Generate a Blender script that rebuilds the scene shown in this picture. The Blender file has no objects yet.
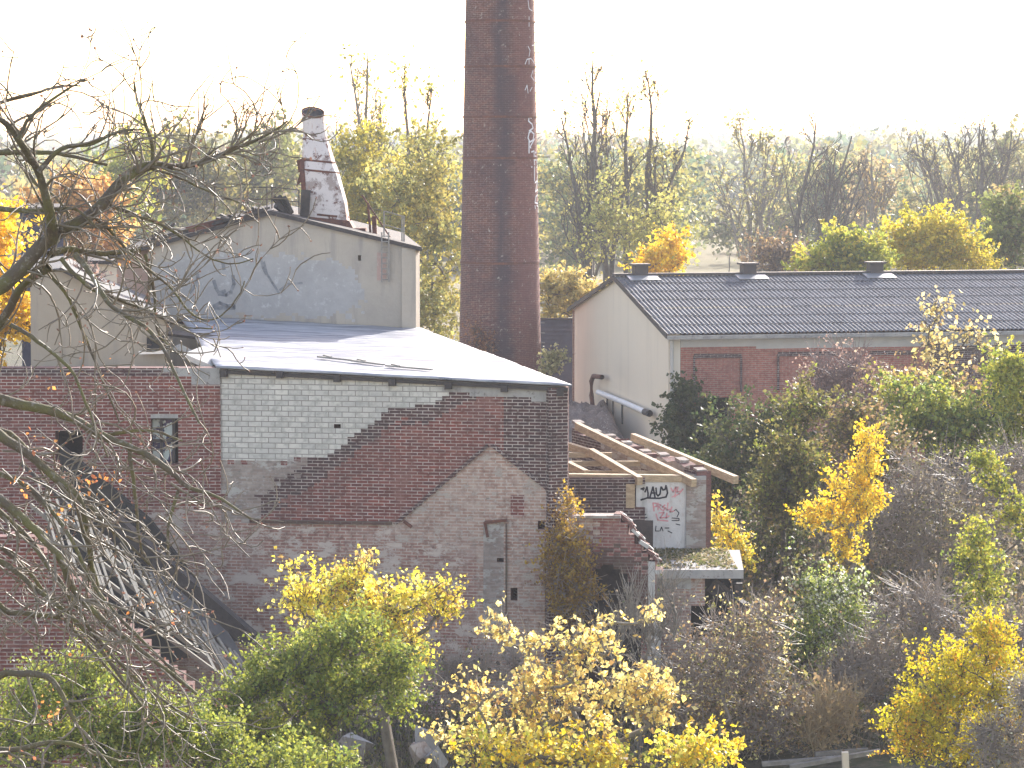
import bpy, bmesh, math, random
import numpy as np
from mathutils import Vector
R = math.radians
random.seed(7)
rng = np.random.default_rng(7)
sc = bpy.context.scene
COL = sc.collection
# ------------------------------------------------------------------ camera
CH, F, HZ = 10.4, 2800.0, 145.0
TH = math.atan((384 - HZ) / F)
cam_d = bpy.data.cameras.new('camera'); cam = bpy.data.objects.new('camera', cam_d); COL.objects.link(cam)
cam.location = (0, 0, CH); cam.rotation_euler = (math.pi / 2 - TH, 0, 0)
cam_d.sensor_width = 36; cam_d.lens = 36 * F / 1024; cam_d.clip_start = 0.3; cam_d.clip_end = 9000
sc.camera = cam
# ------------------------------------------------------------------ light
SUN_EL, SUN_AZ = 23.5, 24.0          # azimuth measured from +Y towards +X
w = bpy.data.worlds.new('World'); sc.world = w; w.use_nodes = True
nt = w.node_tree; bg = nt.nodes['Background']
sky = nt.nodes.new('ShaderNodeTexSky'); sky.sky_type = 'NISHITA'; sky.sun_disc = False
sky.sun_elevation = R(SUN_EL); sky.sun_rotation = R(SUN_AZ); sky.dust_density = 1.0; sky.air_density = 1.0
tm = nt.nodes.new('ShaderNodeMix'); tm.data_type = 'RGBA'; tm.blend_type = 'MULTIPLY'; tm.inputs[0].default_value = 1; tm.inputs[7].default_value = (1.20, 0.97, 0.86, 1)
nt.links.new(sky.outputs[0], tm.inputs[6]); nt.links.new(tm.outputs[2], bg.inputs[0]); bg.inputs[1].default_value = 0.15
sd = bpy.data.lights.new('sun', 'SUN'); sd.energy = 3.2; sd.angle = R(0.5); sd.color = (1.0, 0.96, 0.90)
sun = bpy.data.objects.new('sun', sd); COL.objects.link(sun)
sv = Vector((math.sin(R(SUN_AZ)) * math.cos(R(SUN_EL)), math.cos(R(SUN_AZ)) * math.cos(R(SUN_EL)), math.sin(R(SUN_EL))))
sun.rotation_euler = sv.to_track_quat('Z', 'Y').to_euler(); sun.location = (20, 60, 60)
sc.view_settings.view_transform = 'Standard'; sc.view_settings.look = 'None'
sc.view_settings.gamma = 1; sc.view_settings.use_curve_mapping = False
sc.view_settings.exposure = 1.78
sc.cycles.max_bounces = 6; sc.cycles.transparent_max_bounces = 8; sc.cycles.volume_bounces = 0
# ------------------------------------------------------------------ geometry helpers
CT, ST = math.cos(TH), math.sin(TH)
def P(px, py, Y):
    u = (px - 512) / F; v = -(py - 384) / F
    d = np.array([u, CT + v * ST, -ST + v * CT]); d = d / d[1]
    return np.array([0, 0, CH]) + d * Y
def PX(p):
    x, y, z = p[0], p[1], p[2] - CH
    f = y * CT - z * ST; up = y * ST + z * CT
    return 512 + F * x / f, 384 - F * up / f
def hit(px, py, p0, n):
    d = P(px, py, 1.0) - np.array([0, 0, CH]); c = np.array([0, 0, CH])
    return c + d * (np.dot(np.array(p0) - c, n) / np.dot(d, n))
def inpoly(x, y, poly):
    r = False; j = len(poly) - 1
    for i in range(len(poly)):
        xi, yi = poly[i]; xj, yj = poly[j]
        if (yi > y) != (yj > y) and x < (xj - xi) * (y - yi) / (yj - yi) + xi: r = not r
        j = i
    return r
def tag(o, label=None, cat=None, group=None, kind=None):
    if label: o['label'] = label
    if cat: o['category'] = cat
    if group: o['group'] = group
    if kind: o['kind'] = kind
    return o
def empty(name, label, cat, loc=(0, 0, 0), group=None):
    o = bpy.data.objects.new(name, None); COL.objects.link(o); o.location = loc
    o.empty_display_size = 0.3
    return tag(o, label, cat, group)
def link(name, me, parent=None):
    o = bpy.data.objects.new(name, me); COL.objects.link(o)
    if parent is not None:
        o.parent = parent
        o.location = tuple(-c for c in parent_loc(parent))
    return o
def parent_loc(p):
    l = np.array(p.location)
    while p.parent is not None:
        p = p.parent; l = l + np.array(p.location)
    return l
class MB:
    """collects polygons with uv; world coordinates"""
    def __init__(s): s.v = []; s.f = []; s.uv = []; s.m = []
    def face(s, pts, m=0, uv=None):
        i = len(s.v); s.v += [tuple(p) for p in pts]; s.f.append(tuple(range(i, i + len(pts)))); s.m.append(m)
        if uv is None:
            a = np.array(pts[0]); b = np.array(pts[1]); c = np.array(pts[-1])
            U = (b - a); U = U / (np.linalg.norm(U) + 1e-9); n = np.cross(U, c - a); n = n / (np.linalg.norm(n) + 1e-9)
            if abs(n[2]) < 0.7:
                h = np.array([-n[1], n[0], 0.0]); h = h / (np.linalg.norm(h) + 1e-9)
                if h[0] < 0: h = -h
                uv = [(float(np.dot(p, h)), float(p[2])) for p in map(np.array, pts)]
            else: uv = [(float(p[0]), float(p[1])) for p in pts]
        s.uv += uv
    def box(s, c, size, ax=None, m=0):
        """oriented box. ax = 3 unit axes"""
        c = np.array(c, float); a = np.eye(3) if ax is None else np.array(ax, float); h = np.array(size) / 2
        q = {}
        for i in (-1, 1):
            for j in (-1, 1):
                for k in (-1, 1): q[i, j, k] = c + a[0] * h[0] * i + a[1] * h[1] * j + a[2] * h[2] * k
        for idx in ([(-1,-1,-1),(1,-1,-1),(1,-1,1),(-1,-1,1)], [(1,1,-1),(-1,1,-1),(-1,1,1),(1,1,1)], [(-1,1,-1),(-1,-1,-1),(-1,-1,1),(-1,1,1)],
                    [(1,-1,-1),(1,1,-1),(1,1,1),(1,-1,1)], [(-1,-1,1),(1,-1,1),(1,1,1),(-1,1,1)], [(-1,1,-1),(1,1,-1),(1,-1,-1),(-1,-1,-1)]):
            s.face([q[t] for t in idx], m)
        return s
    def beam(s, a, b, w_, h_, m=0):
        a = np.array(a, float); b = np.array(b, float); d = b - a; L = np.linalg.norm(d); d = d / L
        up = np.array([0, 0, 1.0]) if abs(d[2]) < 0.95 else np.array([1.0, 0, 0])
        sd_ = np.cross(d, up); sd_ /= np.linalg.norm(sd_); u2 = np.cross(sd_, d)
        return s.box((a + b) / 2, (L, w_, h_), (d, -sd_, u2), m)
    def prism(s, poly, z0, z1, m=0):
        """vertical prism; poly list of (x,y); z1 may be list"""
        n = len(poly); z1 = z1 if isinstance(z1, (list, tuple)) else [z1] * n
        area = sum(poly[i][0] * poly[(i+1) % n][1] - poly[(i+1) % n][0] * poly[i][1] for i in range(n))
        if area < 0: poly = poly[::-1]; z1 = z1[::-1]
        for i in range(n):
            j = (i + 1) % n
            s.face([(*poly[i], z0), (*poly[j], z0), (*poly[j], z1[j]), (*poly[i], z1[i])], m)
        s.face([(*poly[i], z1[i]) for i in range(n)], m); s.face([(*poly[i], z0) for i in range(n)][::-1], m)
        return s
    def slab(s, pts, t, m=0):
        """planar polygon extruded downwards/backwards by vector t"""
        t = np.array(t, float); p = [np.array(q, float) for q in pts]; n = len(p)
        nn = np.cross(p[1] - p[0], p[2] - p[0])
        if np.dot(nn, t) > 0: p = p[::-1]
        s.face(p, m); s.face([q + t for q in p][::-1], m)
        for i in range(n):
            j = (i + 1) % n; s.face([p[j], p[i], p[i] + t, p[j] + t], m)
        return s
    def build(s, name, mats, parent=None, bevel=0):
        me = bpy.data.meshes.new(name); me.from_pydata([tuple(map(float, q)) for q in s.v], [], s.f)
        uvl = me.uv_layers.new(name='UVMap'); uvl.data.foreach_set('uv', np.array(s.uv, dtype=np.float32).ravel())
        for m_ in (mats if isinstance(mats, (list, tuple)) else [mats]): me.materials.append(m_)
        me.polygons.foreach_set('material_index', s.m); me.update()
        o = link(name, me, parent)
        if bevel:
            b = o.modifiers.new('bevel', 'BEVEL'); b.width = bevel; b.segments = 1; b.limit_method = 'ANGLE'
        return o
# vectorised tubes: list of (points (n,3), radii (n,))
def tubes(lines, k=5):
    groups = {}
    for p, r in lines:
        groups.setdefault(len(p), []).append((p, r))
    V = []; Fc = []; off = 0
    for n, ls in groups.items():
        A = np.array([l[0] for l in ls], float); Rr = np.array([l[1] for l in ls], float)
        M = A.shape[0]
        T = np.gradient(A, axis=1); T /= np.linalg.norm(T, axis=2, keepdims=True) + 1e-9
        ref = np.where(np.abs(T[:, :1, 2:3]) < 0.8, np.array([[[0.05, 0.1, 1.0]]]), np.array([[[1.0, 0.1, 0.05]]]))
        ref = np.broadcast_to(ref, T.shape)
        n1 = np.cross(T, ref); n1 /= np.linalg.norm(n1, axis=2, keepdims=True) + 1e-9
        n2 = np.cross(T, n1)
        a = np.arange(k) * 2 * np.pi / k
        ring = (n1[:, :, None, :] * np.cos(a)[None, None, :, None] + n2[:, :, None, :] * np.sin(a)[None, None, :, None]) * Rr[:, :, None, None] + A[:, :, None, :]
        V.append(ring.reshape(-1, 3))
        base = (np.arange(M) * n * k)[:, None, None] + (np.arange(n - 1) * k)[None, :, None]
        i0 = base + np.arange(k)[None, None, :]; i1 = base + ((np.arange(k) + 1) % k)[None, None, :]
        q = np.stack([i0, i1, i1 + k, i0 + k], -1).reshape(-1, 4) + off
        Fc.append(q); off += M * n * k
    return np.concatenate(V), np.concatenate(Fc)
def mesh_quads(name, V, Q, mat, parent=None, colors=None, smooth=False):
    me = bpy.data.meshes.new(name)
    me.vertices.add(len(V)); me.vertices.foreach_set('co', V.astype(np.float32).ravel())
    me.loops.add(Q.size); me.loops.foreach_set('vertex_index', Q.astype(np.int32).ravel())
    me.polygons.add(len(Q)); me.polygons.foreach_set('loop_start', np.arange(0, Q.size, 4, dtype=np.int32))
    if smooth: me.polygons.foreach_set('use_smooth', np.ones(len(Q), dtype=bool))
    me.update(calc_edges=True)
    if colors is not None:
        at = me.attributes.new('tint', 'FLOAT_COLOR', 'POINT'); at.data.foreach_set('color', colors.astype(np.float32).ravel())
    me.materials.append(mat)
    return link(name, me, parent)
def leafquads(C, size, droop=0.0, flat=0.0):
    n = len(C); d = rng.normal(size=(n, 3)); d[:, 2] -= droop; d /= np.linalg.norm(d, axis=1, keepdims=True) + 1e-9
    e = rng.normal(size=(n, 3)); e -= d * np.sum(e * d, 1, keepdims=True); e /= np.linalg.norm(e, axis=1, keepdims=True) + 1e-9
    up = np.cross(d, e); s = (size * rng.uniform(0.4, 1.6, n))[:, None]
    v0 = C - d * s * 0.5; v2 = C + d * s * 0.5
    v1 = C + e * s * 0.36 + up * s * 0.12; v3 = C - e * s * 0.36 + up * s * 0.12
    V = np.stack([v0, v1, v2, v3], 1).reshape(-1, 3); Q = np.arange(4 * n).reshape(-1, 4)
    return V, Q
# ------------------------------------------------------------------ materials
def newmat(name):
    m = bpy.data.materials.new(name); m.use_nodes = True
    return m, m.node_tree, m.node_tree.nodes['Principled BSDF']
def N(t, kind, **kw):
    n = t.nodes.new(kind)
    for k_, v_ in kw.items():
        if k_.startswith('i_'):
            n.inputs[k_[2:].replace('_', ' ')].default_value = v_
        else: setattr(n, k_, v_)
    return n
def mix(t, fac, a, b, mode='MIX'):
    n = t.nodes.new('ShaderNodeMix'); n.data_type = 'RGBA'; n.blend_type = mode
    for s_, x in ((0, fac), (6, a), (7, b)):
        if hasattr(x, 'is_output') or isinstance(x, bpy.types.NodeSocket): t.links.new(x, n.inputs[s_])
        elif s_ == 0: n.inputs[0].default_value = x
        else: n.inputs[s_].default_value = (*x, 1) if len(x) == 3 else x
    return n.outputs[2]
def noise(t, scale, detail=6, rough=0.6, vec=None, lo=None, hi=None, dist=0.0):
    n = N(t, 'ShaderNodeTexNoise'); n.inputs['Scale'].default_value = scale; n.inputs['Detail'].default_value = detail
    n.inputs['Roughness'].default_value = rough; n.inputs['Distortion'].default_value = dist
    if vec is not None: t.links.new(vec, n.inputs['Vector'])
    if lo is None: return n.outputs[0]
    r = N(t, 'ShaderNodeMapRange'); r.inputs['From Min'].default_value = lo; r.inputs['From Max'].default_value = hi
    t.links.new(n.outputs[0], r.inputs[0]); return r.outputs[0]
def coords(t, which='Object', scale=(1, 1, 1)):
    c = N(t, 'ShaderNodeTexCoord'); m = N(t, 'ShaderNodeMapping'); m.inputs['Scale'].default_value = scale
    if which == 'Position':
        g = N(t, 'ShaderNodeNewGeometry'); t.links.new(g.outputs['Position'], m.inputs[0])
    else: t.links.new(c.outputs[which], m.inputs[0])
    return m.outputs[0]
def bump(t, b, h, strength=0.4, dist=0.02):
    n = N(t, 'ShaderNodeBump'); n.inputs['Strength'].default_value = strength; n.inputs['Distance'].default_value = dist
    t.links.new(h, n.inputs['Height']); t.links.new(n.outputs[0], b.inputs['Normal'])
def brick_mat(name, c1, c2, mortar, bw=0.205, rh=0.0585, ms=0.0085, stain=(0.05, 0.045, 0.045), st=0.5, plaster=None, plo=0.5, phi=0.56, psc=1.2, wash=None):
    m, t, b = newmat(name); uv = coords(t, 'UV'); pos = coords(t, 'Position')
    br = N(t, 'ShaderNodeTexBrick'); t.links.new(uv, br.inputs[0])
    br.inputs['Color1'].default_value = (*c1, 1); br.inputs['Color2'].default_value = (*c2, 1); br.inputs['Mortar'].default_value = (*mortar, 1)
    br.inputs['Scale'].default_value = 1; br.inputs['Mortar Size'].default_value = ms; br.inputs['Mortar Smooth'].default_value = 0.15
    br.inputs['Brick Width'].default_value = bw; br.inputs['Row Height'].default_value = rh; br.inputs['Bias'].default_value = 0.0
    c = br.outputs[0]
    c = mix(t, noise(t, 9, 3, 0.6, pos, 0.45, 0.75), c, tuple(x * 0.55 for x in c1))
    f = noise(t, 0.55, 8, 0.7, pos, 0.45, 0.75); mm = N(t, 'ShaderNodeMath', operation='MULTIPLY'); t.links.new(f, mm.inputs[0]); mm.inputs[1].default_value = st
    c = mix(t, mm.outputs[0], c, stain)
    if wash is not None:
        c = mix(t, noise(t, 1.7, 9, 0.75, pos, 0.5, 0.72), c, wash)
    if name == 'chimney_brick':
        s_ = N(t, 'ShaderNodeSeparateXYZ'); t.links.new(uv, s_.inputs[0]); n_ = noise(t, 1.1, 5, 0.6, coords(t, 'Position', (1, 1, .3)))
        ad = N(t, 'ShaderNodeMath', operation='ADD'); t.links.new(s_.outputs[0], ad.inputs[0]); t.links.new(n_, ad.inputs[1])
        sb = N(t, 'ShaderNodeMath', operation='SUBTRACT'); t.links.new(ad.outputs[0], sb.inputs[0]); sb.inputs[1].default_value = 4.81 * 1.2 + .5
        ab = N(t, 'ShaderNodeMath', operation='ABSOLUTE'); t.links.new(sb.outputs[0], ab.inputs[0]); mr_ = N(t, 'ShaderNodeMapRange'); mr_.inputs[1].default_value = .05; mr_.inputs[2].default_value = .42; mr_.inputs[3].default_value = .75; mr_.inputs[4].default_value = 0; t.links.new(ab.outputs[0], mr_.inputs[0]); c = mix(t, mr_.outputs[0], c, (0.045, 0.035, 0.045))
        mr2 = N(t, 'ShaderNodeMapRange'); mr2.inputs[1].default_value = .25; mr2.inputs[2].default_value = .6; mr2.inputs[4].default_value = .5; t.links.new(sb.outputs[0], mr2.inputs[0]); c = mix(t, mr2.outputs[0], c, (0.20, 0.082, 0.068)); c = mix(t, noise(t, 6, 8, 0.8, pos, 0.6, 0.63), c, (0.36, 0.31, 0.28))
    hgt = br.outputs['Fac']
    if plaster is not None:
        sp = coords(t, 'Position', (1, 1, 1.9))
        f2 = noise(t, psc, 10, 0.72, sp, plo, phi)
        pc = mix(t, noise(t, 3.3, 6, 0.7, pos), plaster, tuple(x * 0.6 for x in plaster))
        c = mix(t, f2, c, pc); c = mix(t, noise(t, 5.5, 8, 0.75, sp, 0.6, 0.66), c, tuple(x * 0.35 for x in plaster))
        iv = N(t, 'ShaderNodeMath', operation='SUBTRACT'); t.links.new(br.outputs['Fac'], iv.inputs[0]); t.links.new(f2, iv.inputs[1]); hgt = iv.outputs[0]
    t.links.new(c, b.inputs['Base Color']); b.inputs['Roughness'].default_value = 0.9
    inv = N(t, 'ShaderNodeMath', operation='MULTIPLY'); inv.inputs[1].default_value = -1; t.links.new(hgt, inv.inputs[0])
    bump(t, b, inv.outputs[0], 0.5, 0.012)
    return m
def plain_mat(name, c1, c2, scale=2.0, lo=0.35, hi=0.7, rough=0.85, metal=0.0, bstr=0.3, bsc=25, streak=None, scol=None, spec=0.5, stretch=(1, 1, 1), c3=None):
    m, t, b = newmat(name); pos = coords(t, 'Position', stretch)
    c = mix(t, noise(t, scale, 9, 0.7, pos, lo, hi), c1, c2)
    if c3 is not None: c = mix(t, noise(t, scale * 4.3, 6, 0.7, pos, 0.56, 0.66), c, c3)
    if streak:
        sp = coords(t, 'Position', streak); c = mix(t, noise(t, 1.0, 6, 0.65, sp, 0.52, 0.75), c, scol)
    t.links.new(c, b.inputs['Base Color']); b.inputs['Roughness'].default_value = rough; b.inputs['Metallic'].default_value = metal
    b.inputs['Specular IOR Level'].default_value = spec
    bump(t, b, noise(t, bsc, 5, 0.7, pos), bstr, 0.03)
    return m
M = {}
M['brick'] = brick_mat('red_brick', (0.235, 0.062, 0.044), (0.11, 0.036, 0.032), (0.44, 0.37, 0.33), st=0.6, wash=(0.24, 0.12, 0.10))
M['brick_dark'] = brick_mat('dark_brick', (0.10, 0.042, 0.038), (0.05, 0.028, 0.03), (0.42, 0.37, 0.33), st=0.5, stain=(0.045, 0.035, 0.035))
M['brick_soot'] = brick_mat('soot_brick', (0.13, 0.07, 0.055), (0.09, 0.045, 0.04), (0.15, 0.12, 0.10), st=0.7, stain=(0.045, 0.035, 0.03), wash=(0.12, 0.11, 0.07))
M['brick_white'] = brick_mat('white_brick', (0.62, 0.59, 0.53), (0.50, 0.48, 0.44), (0.22, 0.20, 0.18), bw=0.25, rh=0.098, ms=0.008, st=0.35, stain=(0.30, 0.28, 0.26))
M['brick_worn'] = brick_mat('worn_brick', (0.34, 0.19, 0.145), (0.44, 0.31, 0.25), (0.50, 0.44, 0.38), ms=0.010, st=0.35, stain=(0.16, 0.10, 0.08), plaster=(0.50, 0.43, 0.37), plo=0.53, phi=0.60, psc=3.2, wash=(0.46, 0.36, 0.30))
M['brick_plaster'] = brick_mat('plastered_brick', (0.28, 0.13, 0.10), (0.38, 0.22, 0.17), (0.48, 0.40, 0.34), ms=0.010, st=0.55, stain=(0.18, 0.13, 0.11), plaster=(0.60, 0.50, 0.43), plo=0.51, phi=0.56, psc=2.4, wash=(0.36, 0.28, 0.24))
M['brick_white_worn'] = brick_mat('flaking_white_brick', (0.40, 0.34, 0.29), (0.26, 0.19, 0.16), (0.33, 0.29, 0.26), ms=0.009, st=0.7, stain=(0.11, 0.08, 0.075), plaster=(0.5, 0.47, 0.43), plo=0.52, phi=0.58, psc=2.6)
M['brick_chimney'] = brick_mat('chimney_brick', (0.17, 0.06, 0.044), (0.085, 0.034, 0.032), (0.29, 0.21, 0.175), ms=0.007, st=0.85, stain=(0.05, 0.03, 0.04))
M['brick_far'] = brick_mat('hall_brick', (0.46, 0.16, 0.11), (0.34, 0.12, 0.09), (0.40, 0.30, 0.24), st=0.45, stain=(0.17, 0.09, 0.075))
M['plaster'] = plain_mat('grey_plaster', (0.44, 0.385, 0.315), (0.33, 0.29, 0.245), 0.9, 0.3, 0.75, 0.95, streak=(3.0, 3.0, 0.35), scol=(0.25, 0.23, 0.21), bstr=0.35, bsc=8)
M['plaster_pale'] = plain_mat('pale_patched_plaster', (0.41, 0.39, 0.375), (0.31, 0.295, 0.28), 1.4, 0.3, 0.7, 0.95, bstr=0.3, bsc=9, c3=(0.47, 0.455, 0.44))
M['plaster_tan'] = plain_mat('tan_plaster', (0.42, 0.35, 0.27), (0.33, 0.28, 0.22), 0.8, 0.3, 0.75, 0.95, streak=(2.5, 2.5, 0.3), scol=(0.27, 0.24, 0.21), bstr=0.3, bsc=8)
M['plaster_pink'] = plain_mat('peeling_pink_plaster', (0.45, 0.30, 0.25), (0.36, 0.27, 0.23), 1.5, 0.35, 0.6, 0.95, c3=(0.5, 0.42, 0.36))
M['render'] = plain_mat('beige_render', (0.72, 0.635, 0.51), (0.68, 0.60, 0.485), 0.5, 0.3, 0.8, 0.95, streak=(2.0, 2.0, 0.15), scol=(0.64, 0.565, 0.46), bstr=0.1, bsc=12)
M['concrete'] = plain_mat('concrete', (0.40, 0.38, 0.35), (0.27, 0.26, 0.25), 2.2, 0.35, 0.65, 0.9, streak=(4, 4, 0.6), scol=(0.2, 0.19, 0.18), c3=(0.16, 0.14, 0.13))
M['concrete_pale'] = plain_mat('pale_concrete', (0.52, 0.50, 0.46), (0.42, 0.40, 0.37), 1.2, 0.35, 0.65, 0.9)
M['graffiti_wall'] = plain_mat('whitewashed_wall', (0.66, 0.64, 0.61), (0.52, 0.50, 0.47), 2.4, 0.4, 0.7, 0.9, streak=(5, 5, 0.8), scol=(0.40, 0.39, 0.35), c3=(0.56, 0.5, 0.46))
M['dark'] = plain_mat('interior_shade', (0.03, 0.028, 0.026), (0.02, 0.018, 0.018))  # near black, the colour stands for shade inside buildings and openings
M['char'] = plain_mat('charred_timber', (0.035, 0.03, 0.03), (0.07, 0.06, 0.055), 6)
M['wood_new'] = plain_mat('raw_timber', (0.55, 0.42, 0.26), (0.36, 0.26, 0.16), 2.6, 0.38, 0.6, 0.75, stretch=(2, 2, 9), c3=(0.24, 0.18, 0.12))
M['wood_grey'] = plain_mat('weathered_wood', (0.30, 0.28, 0.25), (0.17, 0.155, 0.14), 5, 0.35, 0.65, 0.8)
M['rust'] = plain_mat('rusty_steel', (0.16, 0.055, 0.035), (0.07, 0.03, 0.025), 5, 0.35, 0.65, 0.8, c3=(0.28, 0.12, 0.05))
M['iron'] = plain_mat('dark_iron', (0.05, 0.05, 0.055), (0.08, 0.06, 0.05), 8, rough=0.6, metal=0.3)
M['steel'] = plain_mat('galvanised_steel', (0.62, 0.63, 0.65), (0.5, 0.51, 0.53), 3, rough=0.35, metal=0.7, bstr=0.05)
M['white_paint'] = plain_mat('white_spray_paint', (0.75, 0.75, 0.77), (0.6, 0.6, 0.62), 7)
M['black_paint'] = plain_mat('black_spray_paint', (0.02, 0.02, 0.03), (0.04, 0.04, 0.05), 7)
M['red_paint'] = plain_mat('red_spray_paint', (0.62, 0.22, 0.24), (0.68, 0.40, 0.40), 6)
M['grey_paint'] = plain_mat('faded_grey_paint', (0.15, 0.155, 0.17), (0.30, 0.295, 0.29), 5, 0.35, 0.65)
M['bark'] = plain_mat('bark', (0.10, 0.085, 0.07), (0.17, 0.15, 0.12), 6, 0.4, 0.65, 0.9, bstr=0.5, bsc=40)
M['bark_pale'] = plain_mat('pale_bark', (0.26, 0.235, 0.20), (0.16, 0.14, 0.12), 5, 0.4, 0.65, 0.9)
M['bark_moss'] = plain_mat('mossy_bark', (0.12, 0.095, 0.07), (0.16, 0.15, 0.06), 5, 0.42, 0.6, 0.75, bstr=0.6, bsc=60, c3=(0.26, 0.24, 0.2))
M['twig'] = plain_mat('twig', (0.24, 0.20, 0.15), (0.12, 0.10, 0.07), 6, rough=0.55, bstr=0)
M['twig_red'] = plain_mat('reddish_twig', (0.25, 0.17, 0.15), (0.17, 0.12, 0.11), 6, rough=0.6, bstr=0)
def leaf_mat():
    m, t, b = newmat('leaf'); at = N(t, 'ShaderNodeAttribute', attribute_name='tint')
    tr = N(t, 'ShaderNodeBsdfTranslucent'); df = N(t, 'ShaderNodeBsdfPrincipled')
    df.inputs['Roughness'].default_value = 0.55; df.inputs['Specular IOR Level'].default_value = 0.4
    t.links.new(at.outputs[0], df.inputs['Base Color'])
    hs = N(t, 'ShaderNodeHueSaturation'); hs.inputs['Value'].default_value = 1.35; hs.inputs['Saturation'].default_value = 1.05
    t.links.new(at.outputs[0], hs.inputs['Color']); t.links.new(hs.outputs[0], tr.inputs[0])
    mx = N(t, 'ShaderNodeMixShader'); mx.inputs[0].default_value = 0.5
    t.links.new(df.outputs[0], mx.inputs[1]); t.links.new(tr.outputs[0], mx.inputs[2])
    t.links.new(mx.outputs[0], t.nodes['Material Output'].inputs[0]); return m
M['leaf'] = leaf_mat()

M['brick_edge'] = plain_mat('brick_edge', (0.19, 0.08, 0.065), (0.11, 0.055, 0.05), 9, 0.4, 0.6, 0.9, stretch=(1, 1, 2.2), c3=(0.3, 0.24, 0.2))
M['straw'] = plain_mat('straw', (0.42, 0.33, 0.19), (0.28, 0.20, 0.12), 6, rough=0.6, bstr=0)
M['twig_pale'] = plain_mat('pale_twig', (0.36, 0.30, 0.25), (0.22, 0.18, 0.15), 5, rough=0.5, bstr=0)
M['felt'] = plain_mat('grey_felt', (0.13, 0.125, 0.125), (0.08, 0.08, 0.08), 2)
M['lath'] = plain_mat('old_lath', (0.25, 0.235, 0.2), (0.14, 0.13, 0.10), 5)
# ================================================================== SETTING: ground
def ground():
    n = 60; xs = np.concatenate([-np.geomspace(2500, 3, n), [0], np.geomspace(3, 2500, n)]); ys = np.concatenate([[-60, -20, 0, 15], np.linspace(25, 120, 60), np.geomspace(124, 5000, 50)])
    X, Y = np.meshgrid(xs, ys); Z = 0.10 * np.sin(X * 0.9 + Y * 0.37) * np.cos(Y * 0.61) * np.exp(-((Y - 60) / 60) ** 2)
    Z = np.where(Y < 47, Z - 0.1, Z - 0.1)
    V = np.stack([X, Y, Z], -1).reshape(-1, 3); c = len(xs); r = len(ys)
    i = (np.arange(r - 1)[:, None] * c + np.arange(c - 1)[None]).ravel()
    Q = np.stack([i, i + 1, i + 1 + c, i + c], -1)
    m, t, b = newmat('ground'); pos = coords(t, 'Position')
    g = mix(t, noise(t, 0.35, 8, 0.7, pos, 0.4, 0.65), (0.07, 0.065, 0.045), (0.055, 0.075, 0.025))
    g = mix(t, noise(t, 2.2, 6, 0.7, pos, 0.5, 0.7), g, (0.16, 0.13, 0.09))
    big = noise(t, 0.013, 5, 0.6, pos, 0.42, 0.58)
    sx = N(t, 'ShaderNodeSeparateXYZ'); t.links.new(pos, sx.inputs[0]); mr = N(t, 'ShaderNodeMapRange'); mr.inputs[1].default_value = 130; mr.inputs[2].default_value = 190; t.links.new(sx.outputs[1], mr.inputs[0])
    g = mix(t, mr.outputs[0], g, mix(t, big, (0.30, 0.235, 0.13), (0.17, 0.16, 0.07)))
    t.links.new(g, b.inputs['Base Color']); b.inputs['Roughness'].default_value = 1.0; bump(t, b, noise(t, 8, 6, 0.7, pos), 0.8, 0.1)
    tag(mesh_quads('ground', V, Q, m), kind='structure')
ground()

def cellwall(name, p0, p1, z0, ztop, mats, matfn, parent, thick=0.35, cw=0.25, ch=0.077, edge=None):
    p0 = np.array(p0, float); p1 = np.array(p1, float); L = np.linalg.norm(p1 - p0); d = (p1 - p0) / L
    nu = int(math.ceil(L / cw)); us = [min(i * cw, L) for i in range(nu + 1)]
    zmax = max(ztop(u) for u in us) if callable(ztop) else ztop
    zf = ztop if callable(ztop) else (lambda u: ztop)
    nz = int(math.ceil((zmax - z0) / ch)); verts = []; idx = {}; faces = []; mi = []; uvs = []
    def vtx(i, j):
        if (i, j) not in idx:
            z = min(z0 + j * ch, zf(us[i])); idx[i, j] = len(verts); verts.append((p0[0] + d[0] * us[i], p0[1] + d[1] * us[i], z))
        return idx[i, j]
    for j in range(nz):
        for i in range(nu):
            zc = z0 + (j + 0.5) * ch; uc = (us[i] + us[i+1]) / 2
            if us[i+1] - us[i] < 1e-3: continue
            if z0 + j * ch >= min(zf(us[i]), zf(us[i+1])) - 1e-4: continue
            px, py = PX((p0[0] + d[0] * uc, p0[1] + d[1] * uc, zc))
            k = matfn(px, py)
            if k is None: continue
            q = [vtx(i, j), vtx(i+1, j), vtx(i+1, j+1), vtx(i, j+1)]
            faces.append(q); mi.append(k)
            for a, bq in zip(q, ((i, j), (i+1, j), (i+1, j+1), (i, j+1))): uvs.append((us[bq[0]] + 3.1, verts[a][2] + 1.0))
    me = bpy.data.meshes.new(name); me.from_pydata(verts, [], faces); me.uv_layers.new(name='UVMap').data.foreach_set('uv', np.array(uvs, dtype=np.float32).ravel())
    for m_ in list(mats) + [edge or M['brick_edge']]: me.materials.append(m_)
    me.polygons.foreach_set('material_index', mi); me.update()
    o = link(name, me, parent); s = o.modifiers.new('thickness', 'SOLIDIFY'); s.thickness = thick; s.offset = -1; s.material_offset_rim = len(mats)
    return o
def zpx(py, Y): return CH - (PX((0, Y, CH))[1] * 0 + 0) if False else P(512, py, Y)[2]
def jag(px, py, a=2.5): return a * math.sin(px * 0.31 + py * 0.7) + a * 0.7 * math.sin(px * 0.83 - py * 1.3)

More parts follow.
